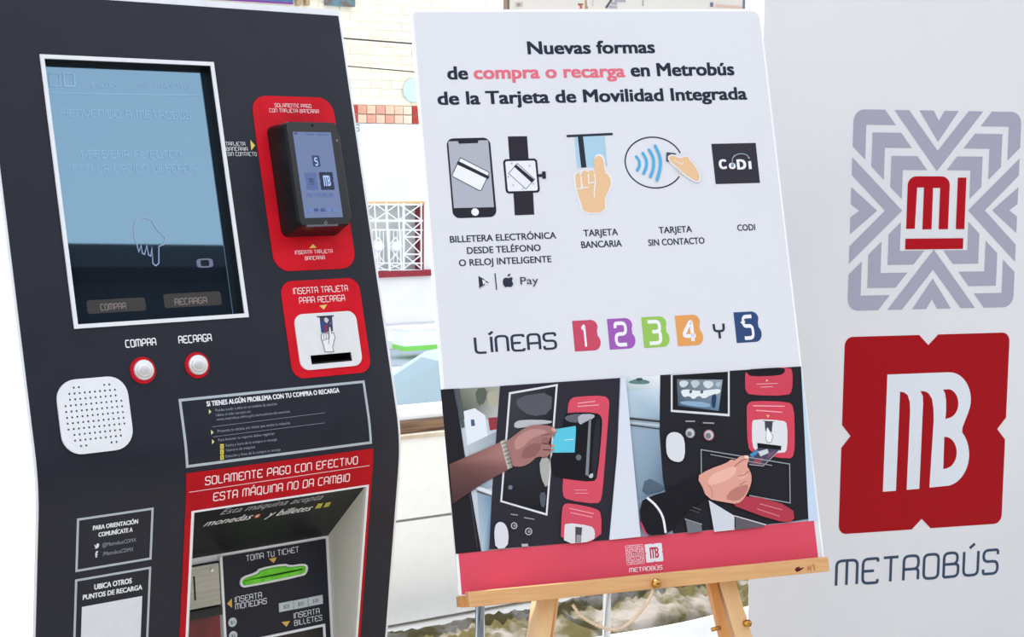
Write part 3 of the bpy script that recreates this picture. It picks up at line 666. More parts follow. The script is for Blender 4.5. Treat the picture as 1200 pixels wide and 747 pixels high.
slab('dark_gap', N, [smooth_loop(uvl([(360, 486), (430, 472), (560, 447), (618, 432), (612, 424), (430, 460), (358, 480)], .003), 1)], .0026, .0030, mat('dark_green', (22, 52, 18), .5), tc_)
# banknote acceptor
r = N.rect((300, 749), (380.5, 731), (383, 775), (300, 790), .002); r = (r[0] - .012, r[1] - .001, r[3] - .06, r[3])
r = (r[0], r[1], (N.loc(380.5, 731)[1] + N.loc(302, 747)[1]) / 2 - .05, (N.loc(380.5, 731)[1] + N.loc(302, 747)[1]) / 2)
ba = ring('banknote_frame', N, rr(*r, 0), rr(*ins(r, .004), 0), .002, .005, WHITEC, kiosk)
fbox('banknote_mouth', N, *ins(r, .004), .002, .0028, BLACK, ba)
fbox('mouth_lip', N, r[0] + .01, r[1] - .01, r[2] + .012, r[2] + .02, .0028, .012, BLACK, ba, bev=.001)
# coin unit
cu0, cu1 = lf + .001, n0 - .0065
z1 = (N.loc(224, 664)[1] + N.loc(252, 660)[1]) / 2; z2 = (N.loc(222, 715)[1] + N.loc(251.5, 709)[1]) / 2
cp = fbox('coin_unit', N, cu0, cu1, z2, z1, .0, .007, STEEL, kiosk, bev=.0012); tag(cp, 'brushed grey coin plate with a narrow upright slot')
c0, c1 = N.loc(226.5, 676, .007), N.loc(229.5, 704, .007); cm = ((c0[0] + c1[0]) / 2, (c0[1] + c1[1]) / 2)
fbox('coin_slot', N, cm[0] - .0014, cm[0] + .0014, c1[1], c0[1], .0066, .0074, BLACKM, cp)
disc('lock', N, N.loc(248.3, 668.5, .007), .0034, .007, .0085, CHROME, cp, n=16)
fbox('coin_unit_rim', N, cu0 - .001, cu1 + .002, z2 - .001, z1 + .002, 0, .0045, BLACKM, kiosk)
fbox('coin_return_hood', N, cu0, cu1, z2 - .016, z2 - .002, .0, .012, BLACK, kiosk, bev=.002)
fbox('coin_return_window', N, cu0, cu1 - .002, z2 - .085, z2 - .017, .0, .005, mat('dark_red_acrylic', (120, 14, 22), .25, spec=.6, var=.4, scale=30, stretch=(1, 1, .1)), kiosk)
# ================================================================== POSTER ON ITS EASEL
uP, vP = axes(.24539, .27002, -.0337)
P = Plane((-.0813, 2.4047, 1.5 - .7145), uP, vP); PW = .6402; PH = .984
bx = P.map(PW / 2, -.1, -.05)
poster = empty('poster', P.map(PW / 2, 0, 0), 'white information poster with icons and two photos, resting on a wooden easel', 'poster')
PAPER = mat('poster_paper', (222, 223, 229), .5, spec=.3, var=.02, scale=3); BOARD = mat('foam_board', (246, 247, 249), .6, var=.02)
rc = .014
def topround(u0, u1, v0, v1, r): return [(u0, v0), (u1, v0)] + [(u1 - r + r * cos(t), v1 - r + r * sin(t)) for t in [pi / 2 * j / 6 for j in range(7)]] + [(u0 + .004, v1), (u0, v1 - .004)]
slab('foam_board', P, [topround(0, PW, 0, PH, rc)], -.007, -.0006, BOARD, poster)
sh_ = slab('printed_sheet', P, [topround(.0045, PW - .0035, .0, PH - .0045, rc)], -.0006, 0, PAPER, poster)
NK = (38, 44, 62)
B1 = .055
words_on(P, .0003, sh_, 'heading', [('Nuevas formas', (618.5, 63.3), (768, 62), 14.5, NK, B1), ('de', (524.5, 93), (549, 92.8), 14.8, NK, B1), ('compra o recarga', (555.5, 92.5), (733, 90), 14.6, (226, 112, 128), B1), ('en Metrobús', (739.5, 89.3), (861, 88), 14.8, NK, B1), ('de la Tarjeta de Movilidad Integrada', (513, 122.6), (876, 116.5), 14.8, NK, B1)])
for t, A_, B_, h in (('BILLETERA ELECTRÓNICA', (527.5, 284.6), (652, 279.5), 7.6), ('DESDE TELÉFONO', (547.5, 297.8), (634, 294), 7.6), ('O RELOJ INTELIGENTE', (538, 312), (646.5, 307.5), 7.6),
                     ('TARJETA', (684, 277.2), (724.5, 275.6), 7.6), ('BANCARIA', (681.5, 291), (729, 288.8), 7.6), ('TARJETA', (772.3, 273.5), (811.3, 272.4), 7.4), ('SIN CONTACTO', (760, 288.4), (826, 285.5), 7.4), ('CODI', (864.3, 270.6), (885.3, 270), 7.2)):
    words_on(P, .0003, sh_, 'caption', [(t, A_, B_, h, (46, 52, 72), .03)])
# phone
Z = lambda x, y: (510 + x / 3.559, 140 + y / 3.557); ZL = lambda L: [Z(*p) for p in L]
a = Art(P, .0003); r = P.rect(*ZL([(45, 80), (228, 76), (257, 408), (75, 412)])); r = (r[0], r[1], r[2], r[3])
a.poly(rr(*r, .012), (40, 38, 50), px=False)
a.poly(ZL([(54, 92), (95, 91), (98, 102), (178, 99), (180, 88), (221, 87), (245, 366), (78, 370)]), (176, 178, 190))
a.poly(ZL([(105, 160), (227, 222), (190, 300), (68, 236)]), (238, 239, 243)); a.poly(ZL([(95, 173), (226, 238), (221, 250), (89, 187)]), (44, 42, 54))
a.line(ZL([(105, 160), (227, 222), (190, 300), (68, 236)]), .0012, (60, 60, 74), closed=True, rnd=.004); a.poly(circ(P.loc(*Z(166, 387)), .0065, 20), (236, 237, 241), px=False)
a.build('phone_icon', sh_)
# watch
a = Art(P, .0003); a.poly(ZL([(303, 71), (383, 70), (390, 165), (310, 168)]), (44, 40, 50)); a.poly(ZL([(326, 305), (408, 302), (413, 397), (332, 400)]), (44, 40, 50))
r = P.rect(*ZL([(281, 168), (424, 162), (437, 305), (296, 310)])); a.poly(rr(*r, .006), (40, 38, 50), px=False); a.poly(rr(*ins(r, .0036), .003), (233, 234, 241), px=False)
a.line(ZL([(342, 184), (415, 250), (378, 290), (306, 226)]), .0011, (90, 92, 106), closed=True); a.poly(ZL([(336, 188), (413, 252), (403, 265), (328, 197)]), (44, 42, 54))
a.poly(ZL([(430, 229), (445, 228), (445, 218), (460, 217), (462, 247), (447, 248), (446, 240), (431, 241)]), (44, 40, 50))
for (x, y) in ((319, 184), (393, 195), (305, 240), (325, 275), (365, 290), (408, 270)): a.line(ZL([(x - 4, y), (x + 4, y - 1)]), .0008, (150, 150, 162)); a.line(ZL([(x, y - 4), (x, y + 4)]), .0008, (150, 150, 162))
a.build('watch_icon', sh_)
# card and hand
a = Art(P, .0003); SK = (232, 192, 150); WH = (236, 237, 243)
a.poly(ZL([(580, 70), (706, 65), (718, 195), (592, 203)]), (170, 205, 224)); a.poly(ZL([(594, 70), (616, 69), (631, 200), (609, 202)]), (44, 46, 60))
a.line(ZL([(548, 70), (740, 61)]), .0042, (46, 48, 62))
hand = [(583, 240), (588, 224), (600, 224), (606, 240), (610, 216), (624, 212), (636, 222), (642, 214), (655, 210), (664, 222), (664, 205), (660, 168), (672, 153), (690, 153), (702, 168), (708, 222), (722, 232), (735, 262), (726, 292), (706, 328), (710, 388), (620, 392), (604, 340), (588, 290)]
hh = P.loc(*Z(658, 300)); hu_ = [P.loc(*Z(*p)) for p in hand]; a.poly([(hh[0] + (x - hh[0]) * 1.09, hh[1] + (y - hh[1]) * 1.05) for x, y in smooth_loop(hu_, 1)], WH, px=False)
a.poly(smooth_loop(hu_, 1), SK, px=False)
for L in ([(608, 238), (610, 285)], [(638, 228), (640, 268), (664, 262)], [(664, 225), (668, 262), (662, 300), (664, 325)], [(588, 290), (612, 290), (614, 270)], [(614, 286), (640, 284)]): a.line(ZL(L), .0022, (238, 234, 232), rnd=.003)
a.build('card_insert_icon', sh_)
# contactless
Z = lambda x, y: (700 + x / 3.556, 140 + y / 3.557); ZL = lambda L: [Z(*p) for p in L]
a = Art(P, .0003); c = P.loc(*Z(237, 180)); ru = abs(P.loc(*Z(357, 180))[0] - c[0]); rv = abs(P.loc(*Z(237, 74))[1] - c[1])
el = [(c[0] + ru * cos(t), c[1] + rv * sin(t)) for t in [math.radians(20 + 305 * i / 48) for i in range(49)]]
a.line(el, .0024, (44, 50, 72), px=False)
for L in ([(162, 156), (175, 172), (176, 196), (166, 213)], [(189, 142), (204, 166), (205, 200), (192, 226)], [(215, 128), (234, 160), (234, 206), (220, 240)], [(240, 112), (262, 156), (262, 206), (247, 254)]):
    a.line(ZL(L), .0055, (88, 172, 218), rnd=.02)
    for q in (L[0], L[-1]): a.poly(circ(P.loc(*Z(*q)), .00275, 10), (88, 172, 218), px=False)
a.poly(ZL([(287, 138), (326, 142), (322, 160), (305, 178), (286, 176)]), (72, 78, 92)); a.poly(ZL([(298, 150), (314, 152), (308, 168), (296, 168)]), (110, 116, 130))
hd2 = [(294, 160), (312, 150), (345, 165), (372, 152), (385, 172), (412, 205), (426, 238), (418, 264), (382, 244), (352, 220), (330, 200), (308, 182)]
L = smooth_loop([P.loc(*Z(*p)) for p in hd2], 1); a.line(L, .0045, WH, px=False, closed=True); a.poly(L, SK, px=False); a.line(ZL([(318, 170), (350, 188), (358, 180)]), .0016, (240, 225, 212))
a.line(ZL([(322, 205), (335, 220), (352, 228)]), .0016, (214, 206, 204)); a.build('contactless_icon', sh_)
# payment mark: dark square
a = Art(P, .0003); a.poly(ZL([(475, 102), (660, 98), (678, 265), (493, 270)]), (52, 50, 60))
a.text('C', Z(508, 206), Z(540, 205), 10.5, (240, 240, 244), off=.08); a.text('o', Z(549, 206), Z(577, 205), 9.5, (240, 240, 244), off=.08)
a.text('D', Z(583, 208), Z(622, 207), 11, (240, 240, 244), off=.08); a.text('ı', Z(628, 207), Z(641, 206), 10, (240, 240, 244), off=.08) if False else a.poly(ZL([(628, 175), (640, 174), (643, 207), (631, 208)]), (240, 240, 244))
a.line(ZL([(562, 188), (561, 162), (578, 146), (605, 143), (625, 150), (630, 162)]), .0016, (150, 168, 184), rnd=.01); a.poly(circ(P.loc(*Z(563, 190)), .0026, 12), (120, 160, 190), px=False); a.poly(circ(P.loc(*Z(630, 161)), .0018, 10), (150, 168, 184), px=False)
a.build('payment_mark', sh_)
# store triangle, bar, fruit and Pay
Z = lambda x, y: (510 + x / 3.559, 140 + y / 3.557); ZL = lambda L: [Z(*p) for p in L]
a = Art(P, .0003); a.poly(ZL([(180, 653), (228, 680), (184, 709)]), (46, 50, 68)); a.line(ZL([(183, 706), (226, 680), (206, 668)]), .0010, (230, 231, 236)); a.poly(ZL([(196, 667), (212, 676), (200, 690)]), (228, 229, 236)); a.poly(ZL([(206, 683), (214, 679), (218, 684), (208, 691)]), (228, 229, 236))
a.line(ZL([(249, 642), (256, 711)]), .0018, (46, 50, 68))
ap = [(281, 680), (284, 664), (296, 660), (304, 663), (316, 658), (324, 663), (318, 674), (326, 686), (320, 697), (310, 700), (303, 697), (294, 701), (285, 694)]
a.poly(smooth_loop([P.loc(*Z(*p)) for p in ap], 1), (46, 50, 68), px=False); a.poly(ZL([(301, 656), (303, 648), (313, 643), (312, 652)]), (46, 50, 68)); a.poly(circ(P.loc(*Z(327, 673)), .0019, 10), (229, 230, 236), px=False)
a.text('Pay', Z(356, 690), Z(430, 686), 8.8, (58, 62, 78)); a.build('pay_mark', sh_)
# LINEAS 1 2 3 4 Y 5
Z = lambda x, y: (530 + x / 6, 350 + y / 6); Z2 = lambda x, y: (720 + x / 6, 350 + y / 6)
a = Art(P, .0003); a.text('LÍNEAS', Z(158, 383), Z(740, 352), 18.2, (52, 56, 76), st=.145); a.text('Y', Z2(700, 284), Z2(785, 278), 17.2, (52, 56, 76), st=.16); a.build('lines_lettering', sh_)
for (Zf, x, y, cc, dg) in ((Z, 842, 158, (200, 76, 100), '1'), (Z, 1087, 145, (160, 92, 178), '2'), (Z2, 188, 133, (152, 196, 92), '3'), (Z2, 425, 121, (228, 160, 92), '4'), (Z2, 838, 98, (50, 74, 118), '5')):
    a = Art(P, .0003); tl = P.loc(*Zf(x, y)); bl = P.loc(*Zf(x + 20, y + 216)); u = (tl[0] + bl[0]) / 2; h_ = tl[1] - bl[1]; v = bl[1]; w_ = h_ * .92
    B_ = [(0, 0), (0, 1)] + [(.66 + .25 * sin(t), .77 + .23 * cos(t)) for t in [math.radians(d) for d in range(0, 121, 15)]] + [(.72 + .25 * cos(t), .27 + .27 * sin(t)) for t in [math.radians(d) for d in range(50, -91, -14)]]
    a.poly([(u + X * w_, v + Y * h_) for X, Y in B_], cc, px=False)
    dx = {'1': (.30, .46)}.get(dg, (.22, .70)); a.text(dg, (u + dx[0] * w_, v + .14 * h_), (u + dx[1] * w_, v + .14 * h_), h_ * .70, (238, 238, 244), st=.17, px=False)
    a.build('line_number', sh_)
# red foot band and its logos
a = Art(P, .0003); br = [P.loc(534.6, 649)[1], P.loc(958, 610)[1]]; bv = sum(br) / 2; rx = PW - .0115
a.poly([(.0045, .0), (rx, .0), (rx, bv), (.0045, bv)], (218, 78, 98), px=False)
Z = lambda x, y: (720 + x / 14.94, 630 + y / 14.94)
r = P.rect(Z(192, 152), Z(495, 132), Z(522, 455), Z(228, 475)); a.poly(rr(*ins(r, -.0008), .002), (232, 196, 204), px=False); mi_logo(a, r, (214, 96, 114), (200, 60, 80), True)
a.k += 1; r = P.rect(Z(527, 122), Z(825, 102), Z(855, 422), Z(552, 445)); mb_logo(a, r, (228, 226, 234), (176, 44, 66))
a.text('METROBÚS', Z(256, 612), Z(842, 566), 4.7, (244, 226, 230), st=.17); a.build('red_footer', sh_)
# --- printed photographs
def photo(name, Z, B_, items):
    a = Art(P, .0003, .00007)
    for it in items:
        k = it[0]
        if k == 'p': a.poly([Z(*q) for q in it[1]], it[2], cols=it[3] if len(it) > 3 else None)
        elif k == 's': a.poly(smooth_loop([P.loc(*Z(*q)) for q in it[1]], 1), it[2], px=False)
        elif k == 'g':      # smooth gradient polygon: per-corner colours
            a.poly([Z(*q) for q in it[1]], it[2], cols=[c for c in it[2]])
        elif k == 'l': a.line([Z(*q) for q in it[1]], it[2] / 2800.0, it[3], rnd=it[4] if len(it) > 4 else 0)
        elif k == 'c': c = P.loc(*Z(*it[1])); a.poly(circ(c, it[2] / 7000.0, 16), it[3], px=False)
    return a.build(name, sh_)
Zp = lambda x, y: (510 + x / 3.246, 430 + y / 3.248)
FL = lambda y: None
items = [('p', [(20, 87), (720, 42), (779, 648), (78, 713)], (196, 204, 212)),
 ('g', [(90, 84), (246, 75), (245, 200), (100, 200)], [(120, 124, 108), (168, 170, 158), (196, 198, 196), (70, 72, 66)]),
 ('s', [(150, 84), (200, 80), (190, 140), (160, 150)], (92, 98, 86)), ('s', [(195, 95), (240, 90), (238, 150), (205, 160)], (176, 170, 150)),
 ('p', [(108, 170), (150, 158), (190, 185), (202, 285), (122, 300)], (226, 231, 238)), ('p', [(135, 202), (148, 201), (152, 225), (137, 227)], (70, 96, 132)), ('p', [(201, 195), (236, 192), (234, 238), (208, 243)], (150, 56, 66)),
 ('g', [(122, 300), (238, 245), (236, 460), (150, 470)], [(190, 198, 204), (150, 160, 170), (166, 182, 196), (120, 136, 152)]),
 ('l', [(152, 458), (218, 482)], 16, (220, 226, 232)), ('l', [(158, 474), (214, 494)], 7, (90, 76, 66)),
 ('g', [(160, 480), (214, 494), (206, 700), (176, 704)], [(150, 172, 190), (112, 140, 164), (104, 128, 152), (176, 196, 210)]),
 ('p', [(20, 87), (75, 84), (90, 200), (150, 560), (175, 703), (78, 713)], (32, 30, 36)), ('p', [(70, 84), (92, 83), (112, 230), (100, 235), (78, 130)], (84, 88, 94)), ('l', [(76, 90), (120, 400), (160, 690)], 3, (70, 72, 80)),
 ('p', [(246, 74), (702, 43), (690, 330), (660, 660), (205, 697), (216, 470)], (44, 42, 52)),
 ('p', [(280, 98), (466, 66), (426, 568), (247, 515)], (222, 222, 226)), ('g', [(287, 105), (458, 75), (420, 558), (254, 510)], [(60, 60, 68), (34, 34, 42), (24, 24, 30), (30, 30, 36)]),
 ('s', [(310, 115), (445, 95), (440, 180), (360, 190), (308, 150)], (86, 88, 96)), ('s', [(300, 212), (330, 202), (440, 204), (444, 216), (380, 222), (350, 230), (300, 236)], (186, 188, 190)),
 ('s', [(395, 352), (432, 340), (436, 400), (424, 470), (400, 420)], (172, 172, 166)), ('s', [(404, 300), (436, 290), (434, 345), (400, 350)], (120, 104, 96)), ('c', (285, 460), 26, (110, 118, 136)), ('s', [(395, 480), (422, 478), (416, 540), (400, 530)], (84, 88, 98)),
 ('s', [(505, 250), (502, 150), (515, 120), (545, 114), (640, 110), (660, 125), (661, 150), (640, 420), (632, 505), (615, 524), (500, 508), (482, 488), (487, 400)], (212, 78, 98)),
 ('l', [(542, 140), (608, 132)], 5, (236, 160, 172)), ('l', [(540, 152), (622, 146)], 5, (236, 160, 172)), ('l', [(530, 470), (575, 470)], 3, (234, 160, 172)), ('l', [(530, 482), (580, 482)], 3, (234, 160, 172)),
 ('s', [(485, 185), (515, 174), (610, 175), (632, 190), (634, 230), (616, 420), (600, 440), (490, 428), (440, 415), (436, 330), (480, 320)], (22, 22, 28)),
 ('s', [(488, 190), (540, 178), (560, 186), (545, 215), (500, 210)], (96, 98, 108)), ('s', [(540, 182), (604, 180), (604, 196), (570, 210), (545, 225)], (176, 178, 184)), ('p', [(583, 200), (592, 198), (582, 418), (570, 412)], (128, 130, 138)), ('c', (544, 346), 34, (104, 106, 112)),
 ('s', [(606, 200), (630, 200), (612, 420), (590, 425)], (40, 40, 50)), ('s', [(585, 410), (600, 405), (598, 425), (582, 424)], (190, 190, 196)),
 ('p', [(458, 238), (533, 226), (534, 240), (529, 327), (438, 328)], (92, 196, 218)), ('l', [(490, 280), (525, 277)], 3, (214, 238, 244)), ('c', (446, 302), 20, (196, 150, 96)), ('c', (446, 318), 16, (200, 120, 90)),
 ('g', [(52, 372), (150, 330), (250, 286), (272, 330), (285, 388), (180, 445), (64, 524)], [(108, 74, 70), (140, 98, 90), (160, 112, 106), (176, 126, 120), (132, 90, 88), (94, 62, 62), (70, 48, 50)]),
 ('s', [(262, 290), (300, 262), (340, 232), (380, 220), (440, 226), (462, 240), (458, 256), (440, 268), (426, 286), (436, 300), (440, 330), (418, 346), (385, 342), (362, 366), (330, 382), (290, 380), (272, 345)], (162, 114, 110)),
 ('s', [(300, 275), (350, 240), (400, 236), (430, 250), (400, 262), (360, 275), (330, 310), (300, 320)], (186, 138, 132)), ('s', [(345, 300), (392, 290), (404, 300), (385, 340), (350, 350), (320, 350)], (142, 96, 94)),
 ('l', [(400, 262), (442, 256)], 3, (110, 72, 72), 0), ('l', [(404, 292), (436, 296)], 5, (96, 62, 62)), ('l', [(408, 316), (438, 318)], 5, (96, 62, 62)), ('s', [(406, 270), (436, 272), (432, 290), (402, 288)], (150, 100, 98)), ('s', [(440, 232), (460, 238), (456, 252), (440, 246)], (206, 160, 150)),
 ('g', [(246, 286), (266, 277), (293, 384), (274, 391)], [(206, 202, 190), (150, 146, 138), (120, 116, 110), (196, 190, 178)]),
 ] + [('l', [(250 + i * 4.2, 296 + i * 15), (270 + i * 4.2, 288 + i * 15)], 3, (74, 70, 66)) for i in range(6)] + [
 ('p', [(704, 43), (722, 42), (779, 648), (660, 660), (690, 330)], (216, 221, 231)),
 ('s', [(222, 640), (226, 602), (244, 589), (266, 600), (278, 635), (273, 690), (228, 695)], (214, 216, 222)),
 ('c', (298, 606), 38, (206, 200, 204)), ('c', (298, 606), 29, (60, 58, 64)), ('c', (300, 606), 15, (150, 140, 140)), ('c', (353, 628), 42, (206, 200, 204)), ('c', (353, 628), 33, (60, 58, 64)), ('c', (355, 628), 17, (150, 140, 140)),
 ('l', [(285, 562), (312, 566)], 5, (150, 150, 158)), ('l', [(335, 575), (375, 582)], 5, (150, 150, 158)),
 ('s', [(478, 560), (484, 524), (510, 520), (610, 540), (630, 560), (628, 663), (474, 676)], (208, 76, 96)), ('l', [(508, 540), (600, 560)], 4, (236, 160, 172)), ('l', [(512, 556), (596, 574)], 4, (236, 160, 172)),
 ('s', [(488, 618), (492, 594), (590, 606), (605, 625), (602, 666), (486, 676)], (218, 216, 220)), ('p', [(530, 610), (556, 613), (551, 669), (530, 671)], (72, 70, 76)), ('p', [(535, 640), (552, 642), (549, 668), (533, 670)], (150, 148, 152)),
 ('l', [(325, 676), (352, 684)], 6, (150, 150, 156)), ('p', [(326, 676), (350, 674), (350, 684), (327, 686)], (180, 180, 186))]
photo('printed_photo', Zp, None, items)
Zq = lambda x, y: (730 + x / 3.396, 420 + y / 3.395)
items = [('p', [(5, 76), (708, 33), (776, 645), (70, 712)], (150, 168, 184)),
 ('g', [(5, 76), (148, 68), (150, 150), (14, 160)], [(214, 222, 226), (236, 238, 240), (196, 210, 220), (150, 172, 180)]), ('s', [(15, 95), (60, 80), (110, 92), (100, 104), (40, 104)], (98, 128, 128)), ('s', [(50, 80), (78, 78), (76, 90), (56, 92)], (60, 84, 84)),
 ('g', [(16, 130), (146, 120), (147, 240), (24, 234)], [(186, 206, 218), (206, 218, 228), (150, 174, 192), (176, 196, 208)]),
 ('l', [(24, 240), (146, 252)], 10, (66, 62, 66)), ('l', [(26, 256), (146, 268)], 9, (190, 200, 210)), ('l', [(27, 266), (146, 282)], 6, (60, 66, 76)),
 ('g', [(30, 280), (146, 292), (170, 520), (58, 565)], [(156, 176, 194), (140, 162, 182), (90, 110, 132), (130, 150, 166)]), ('s', [(90, 470), (165, 510), (165, 530), (70, 550)], (84, 100, 116)),
 ('p', [(148, 68), (708, 33), (716, 150), (738, 640), (640, 655), (200, 698), (158, 480), (145, 300)], (34, 33, 40)),
 ('p', [(708, 33), (776, 645), (738, 650), (722, 300)], (196, 214, 232)),
 ('p', [(190, 66), (424, 50), (424, 232), (190, 214)], (216, 218, 222)), ('p', [(197, 68), (417, 54), (417, 222), (197, 206)], (26, 27, 33)),
 ('g', [(214, 84), (396, 86), (380, 210), (218, 190)], [(100, 110, 116), (150, 162, 172), (96, 128, 152), (70, 92, 112)]),
 ('s', [(222, 92), (250, 88), (262, 100), (245, 118), (226, 114)], (206, 214, 218)), ('s', [(268, 90), (300, 88), (306, 104), (285, 122), (272, 110)], (188, 200, 206)), ('s', [(318, 92), (350, 90), (362, 106), (340, 124), (320, 112)], (210, 218, 222)),
 ('s', [(226, 128), (260, 124), (300, 132), (346, 126), (388, 122), (384, 142), (350, 146), (320, 164), (300, 148), (280, 166), (262, 150), (240, 158)], (226, 231, 234)), ('s', [(262, 128), (276, 126), (272, 140), (264, 142)], (84, 98, 108)), ('s', [(306, 130), (320, 128), (316, 142), (308, 142)], (84, 98, 108)), ('s', [(366, 98), (390, 94), (386, 114), (370, 116)], (176, 190, 198)),
 ('s', [(350, 150), (372, 140), (366, 200), (352, 196)], (40, 60, 92)), ('s', [(225, 170), (340, 175), (350, 200), (230, 186)], (140, 170, 196)),
 ('s', [(484, 100), (486, 47), (560, 42), (665, 36), (674, 60), (672, 130), (655, 150), (505, 148), (486, 132)], (206, 68, 88)), ('s', [(490, 46), (560, 41), (640, 37), (644, 56), (622, 70), (510, 74), (492, 62)], (24, 24, 30)),
 ('p', [(566, 93), (571, 84), (577, 92)], (236, 200, 150)), ('l', [(530, 104), (614, 101)], 4, (236, 158, 170)), ('l', [(545, 116), (596, 114)], 4, (236, 158, 170)),
 ('s', [(490, 220), (492, 182), (515, 170), (655, 174), (678, 192), (682, 300), (680, 385), (660, 404), (515, 378), (494, 355)], (210, 70, 90)), ('l', [(515, 190), (642, 192)], 5, (240, 170, 180)), ('l', [(528, 208), (632, 216)], 5, (240, 170, 180)), ('p', [(568, 226), (582, 228), (575, 238)], (236, 190, 110)),
 ('s', [(510, 262), (518, 243), (635, 248), (652, 262), (652, 362), (638, 380), (530, 374), (512, 350)], (222, 222, 226)), ('p', [(562, 252), (594, 254), (590, 296), (564, 292)], (70, 66, 78)), ('l', [(555, 251), (600, 253)], 3, (60, 60, 66)),
 ('s', [(564, 296), (572, 272), (580, 290), (594, 300), (590, 335), (568, 332)], (238, 238, 240)), ('l', [(572, 272), (568, 300), (566, 320), (572, 336), (588, 336), (594, 310), (582, 292)], 2, (96, 98, 106)),
 ('p', [(532, 338), (628, 350), (626, 368), (534, 360)], (20, 20, 24)),
 ('p', [(502, 382), (538, 358), (622, 364), (556, 432), (498, 424)], (70, 70, 92)), ('p', [(502, 384), (530, 366), (540, 372), (512, 396)], (70, 140, 190)), ('p', [(535, 372), (572, 362), (578, 378), (545, 392)], (206, 208, 212)), ('p', [(520, 405), (556, 396), (545, 424), (512, 420)], (160, 70, 84)), ('p', [(575, 378), (608, 366), (590, 390), (566, 404)], (116, 84, 110)), ('l', [(500, 424), (556, 430), (620, 366)], 3, (196, 190, 194)),
 ('c', (265, 299), 60, (150, 150, 156)), ('c', (265, 299), 48, (196, 196, 198)), ('c', (262, 302), 30, (120, 118, 122)), ('c', (339, 307), 68, (166, 90, 100)), ('c', (339, 307), 56, (196, 196, 198)), ('c', (336, 310), 36, (120, 118, 122)), ('l', [(246, 252), (284, 252)], 7, (150, 150, 156)), ('l', [(315, 258), (360, 260)], 7, (150, 150, 156)),
 ('s', [(168, 345), (170, 312), (190, 294), (224, 298), (243, 325), (244, 392), (228, 416), (192, 410), (172, 388)], (216, 218, 222)),
 ('l', [(310, 540), (308, 365), (660, 422), (662, 577), (500, 547)], 5, (150, 156, 162)), ('l', [(345, 384), (590, 428)], 4, (150, 152, 158)),
 ('s', [(395, 572), (500, 543), (672, 592), (680, 655), (600, 648)], (176, 58, 74)), ('l', [(540, 580), (630, 604)], 5, (214, 120, 134)), ('l', [(530, 600), (620, 630)], 5, (214, 120, 134)),
 ('p', [(338, 566), (440, 628), (440, 684), (360, 692)], (206, 210, 218)), ('p', [(444, 632), (560, 662), (556, 672), (444, 684)], (96, 90, 98)), ('l', [(440, 628), (566, 664)], 5, (206, 206, 212)),
 ('p', [(245, 642), (308, 660), (312, 690), (255, 698)], (110, 116, 122)), ('l', [(242, 640), (312, 662)], 4, (150, 156, 162)), ('l', [(250, 585), (308, 605)], 3, (110, 112, 118)), ('l', [(252, 600), (300, 616)], 3, (90, 92, 98)),
 ('s', [(285, 475), (340, 442), (405, 420), (428, 402), (440, 410), (460, 392), (490, 386), (500, 398), (488, 430), (500, 445), (510, 478), (500, 520), (478, 560), (452, 582), (400, 574), (330, 560)], (222, 160, 144)),
 ('s', [(340, 470), (400, 440), (450, 430), (440, 470), (380, 500), (330, 510)], (236, 180, 164)), ('s', [(430, 520), (490, 500), (496, 520), (470, 560), (440, 570), (400, 560)], (188, 122, 112)), ('s', [(452, 468), (486, 452), (494, 462), (488, 474), (460, 486)], (230, 172, 156)), ('s', [(458, 494), (490, 478), (498, 490), (490, 502), (464, 510)], (222, 162, 146)), ('l', [(330, 500), (350, 520), (352, 556)], 4, (200, 138, 124), .01), ('l', [(440, 432), (462, 412), (488, 400)], 5, (180, 112, 106), .01), ('l', [(455, 470), (478, 466), (496, 450)], 4, (176, 110, 104)), ('l', [(460, 505), (485, 490)], 4, (176, 110, 104)), ('s', [(478, 388), (496, 388), (494, 402), (478, 400)], (244, 206, 196)),
 ('s', [(60, 575), (110, 548), (180, 528), (240, 498), (284, 476), (306, 500), (328, 556), (260, 600), (210, 640), (190, 700), (72, 708)], (24, 24, 30)), ('l', [(92, 556), (128, 586), (156, 630), (166, 696)], 11, (232, 232, 236), .02), ('l', [(66, 655), (90, 706)], 9, (200, 70, 96))]
photo('printed_photo', Zq, None, items)

# --- easel
easel = empty('easel', (P.map(PW / 2, 0, -.05).x, P.map(PW / 2, 0, -.05).y, 0), 'light wooden tripod easel with a brass knob, holding the white poster', 'easel')
WOOD = mat('beech_wood', (222, 174, 122), .5, spec=.3, c2=(206, 154, 102), scale=7, detail=6, stretch=(2, 2, 26), lo=.3, hi=.75)
WOODL = mat('pale_wood', (232, 196, 148), .5, spec=.3, c2=(222, 180, 130), scale=7, detail=6, stretch=(9, 9, 1), lo=.3, hi=.75)
WOODD = mat('orange_wood', (214, 152, 88), .5, spec=.3, c2=(198, 134, 74), scale=7, detail=6, stretch=(9, 9, 1), lo=.3, hi=.75)
wt = .034
t0 = P.loc(548, 690.5, wt); t1 = P.loc(971, 656.5, wt); b0_ = P.loc(550, 711.5, wt); b1_ = P.loc(972, 671, wt)
vt = (t0[1] + t1[1]) / 2; vb = (b0_[1] + b1_[1]) / 2; tu0, tu1 = t0[0], t1[0]
tray = fbox('tray_lip', P, tu0, tu1, vb, vt, .008, wt, WOOD, easel, bev=.0015)
fbox('tray_rail', P, P.loc(540, 700, .01)[0], tu1 - .012, vb, vb + (vt - vb) * .72, -.03, .0078, WOODD, easel, bev=.0015)
a = Art(P, wt + .0003); Z = lambda x, y: (760 + x / 5, 640 + y / 5)
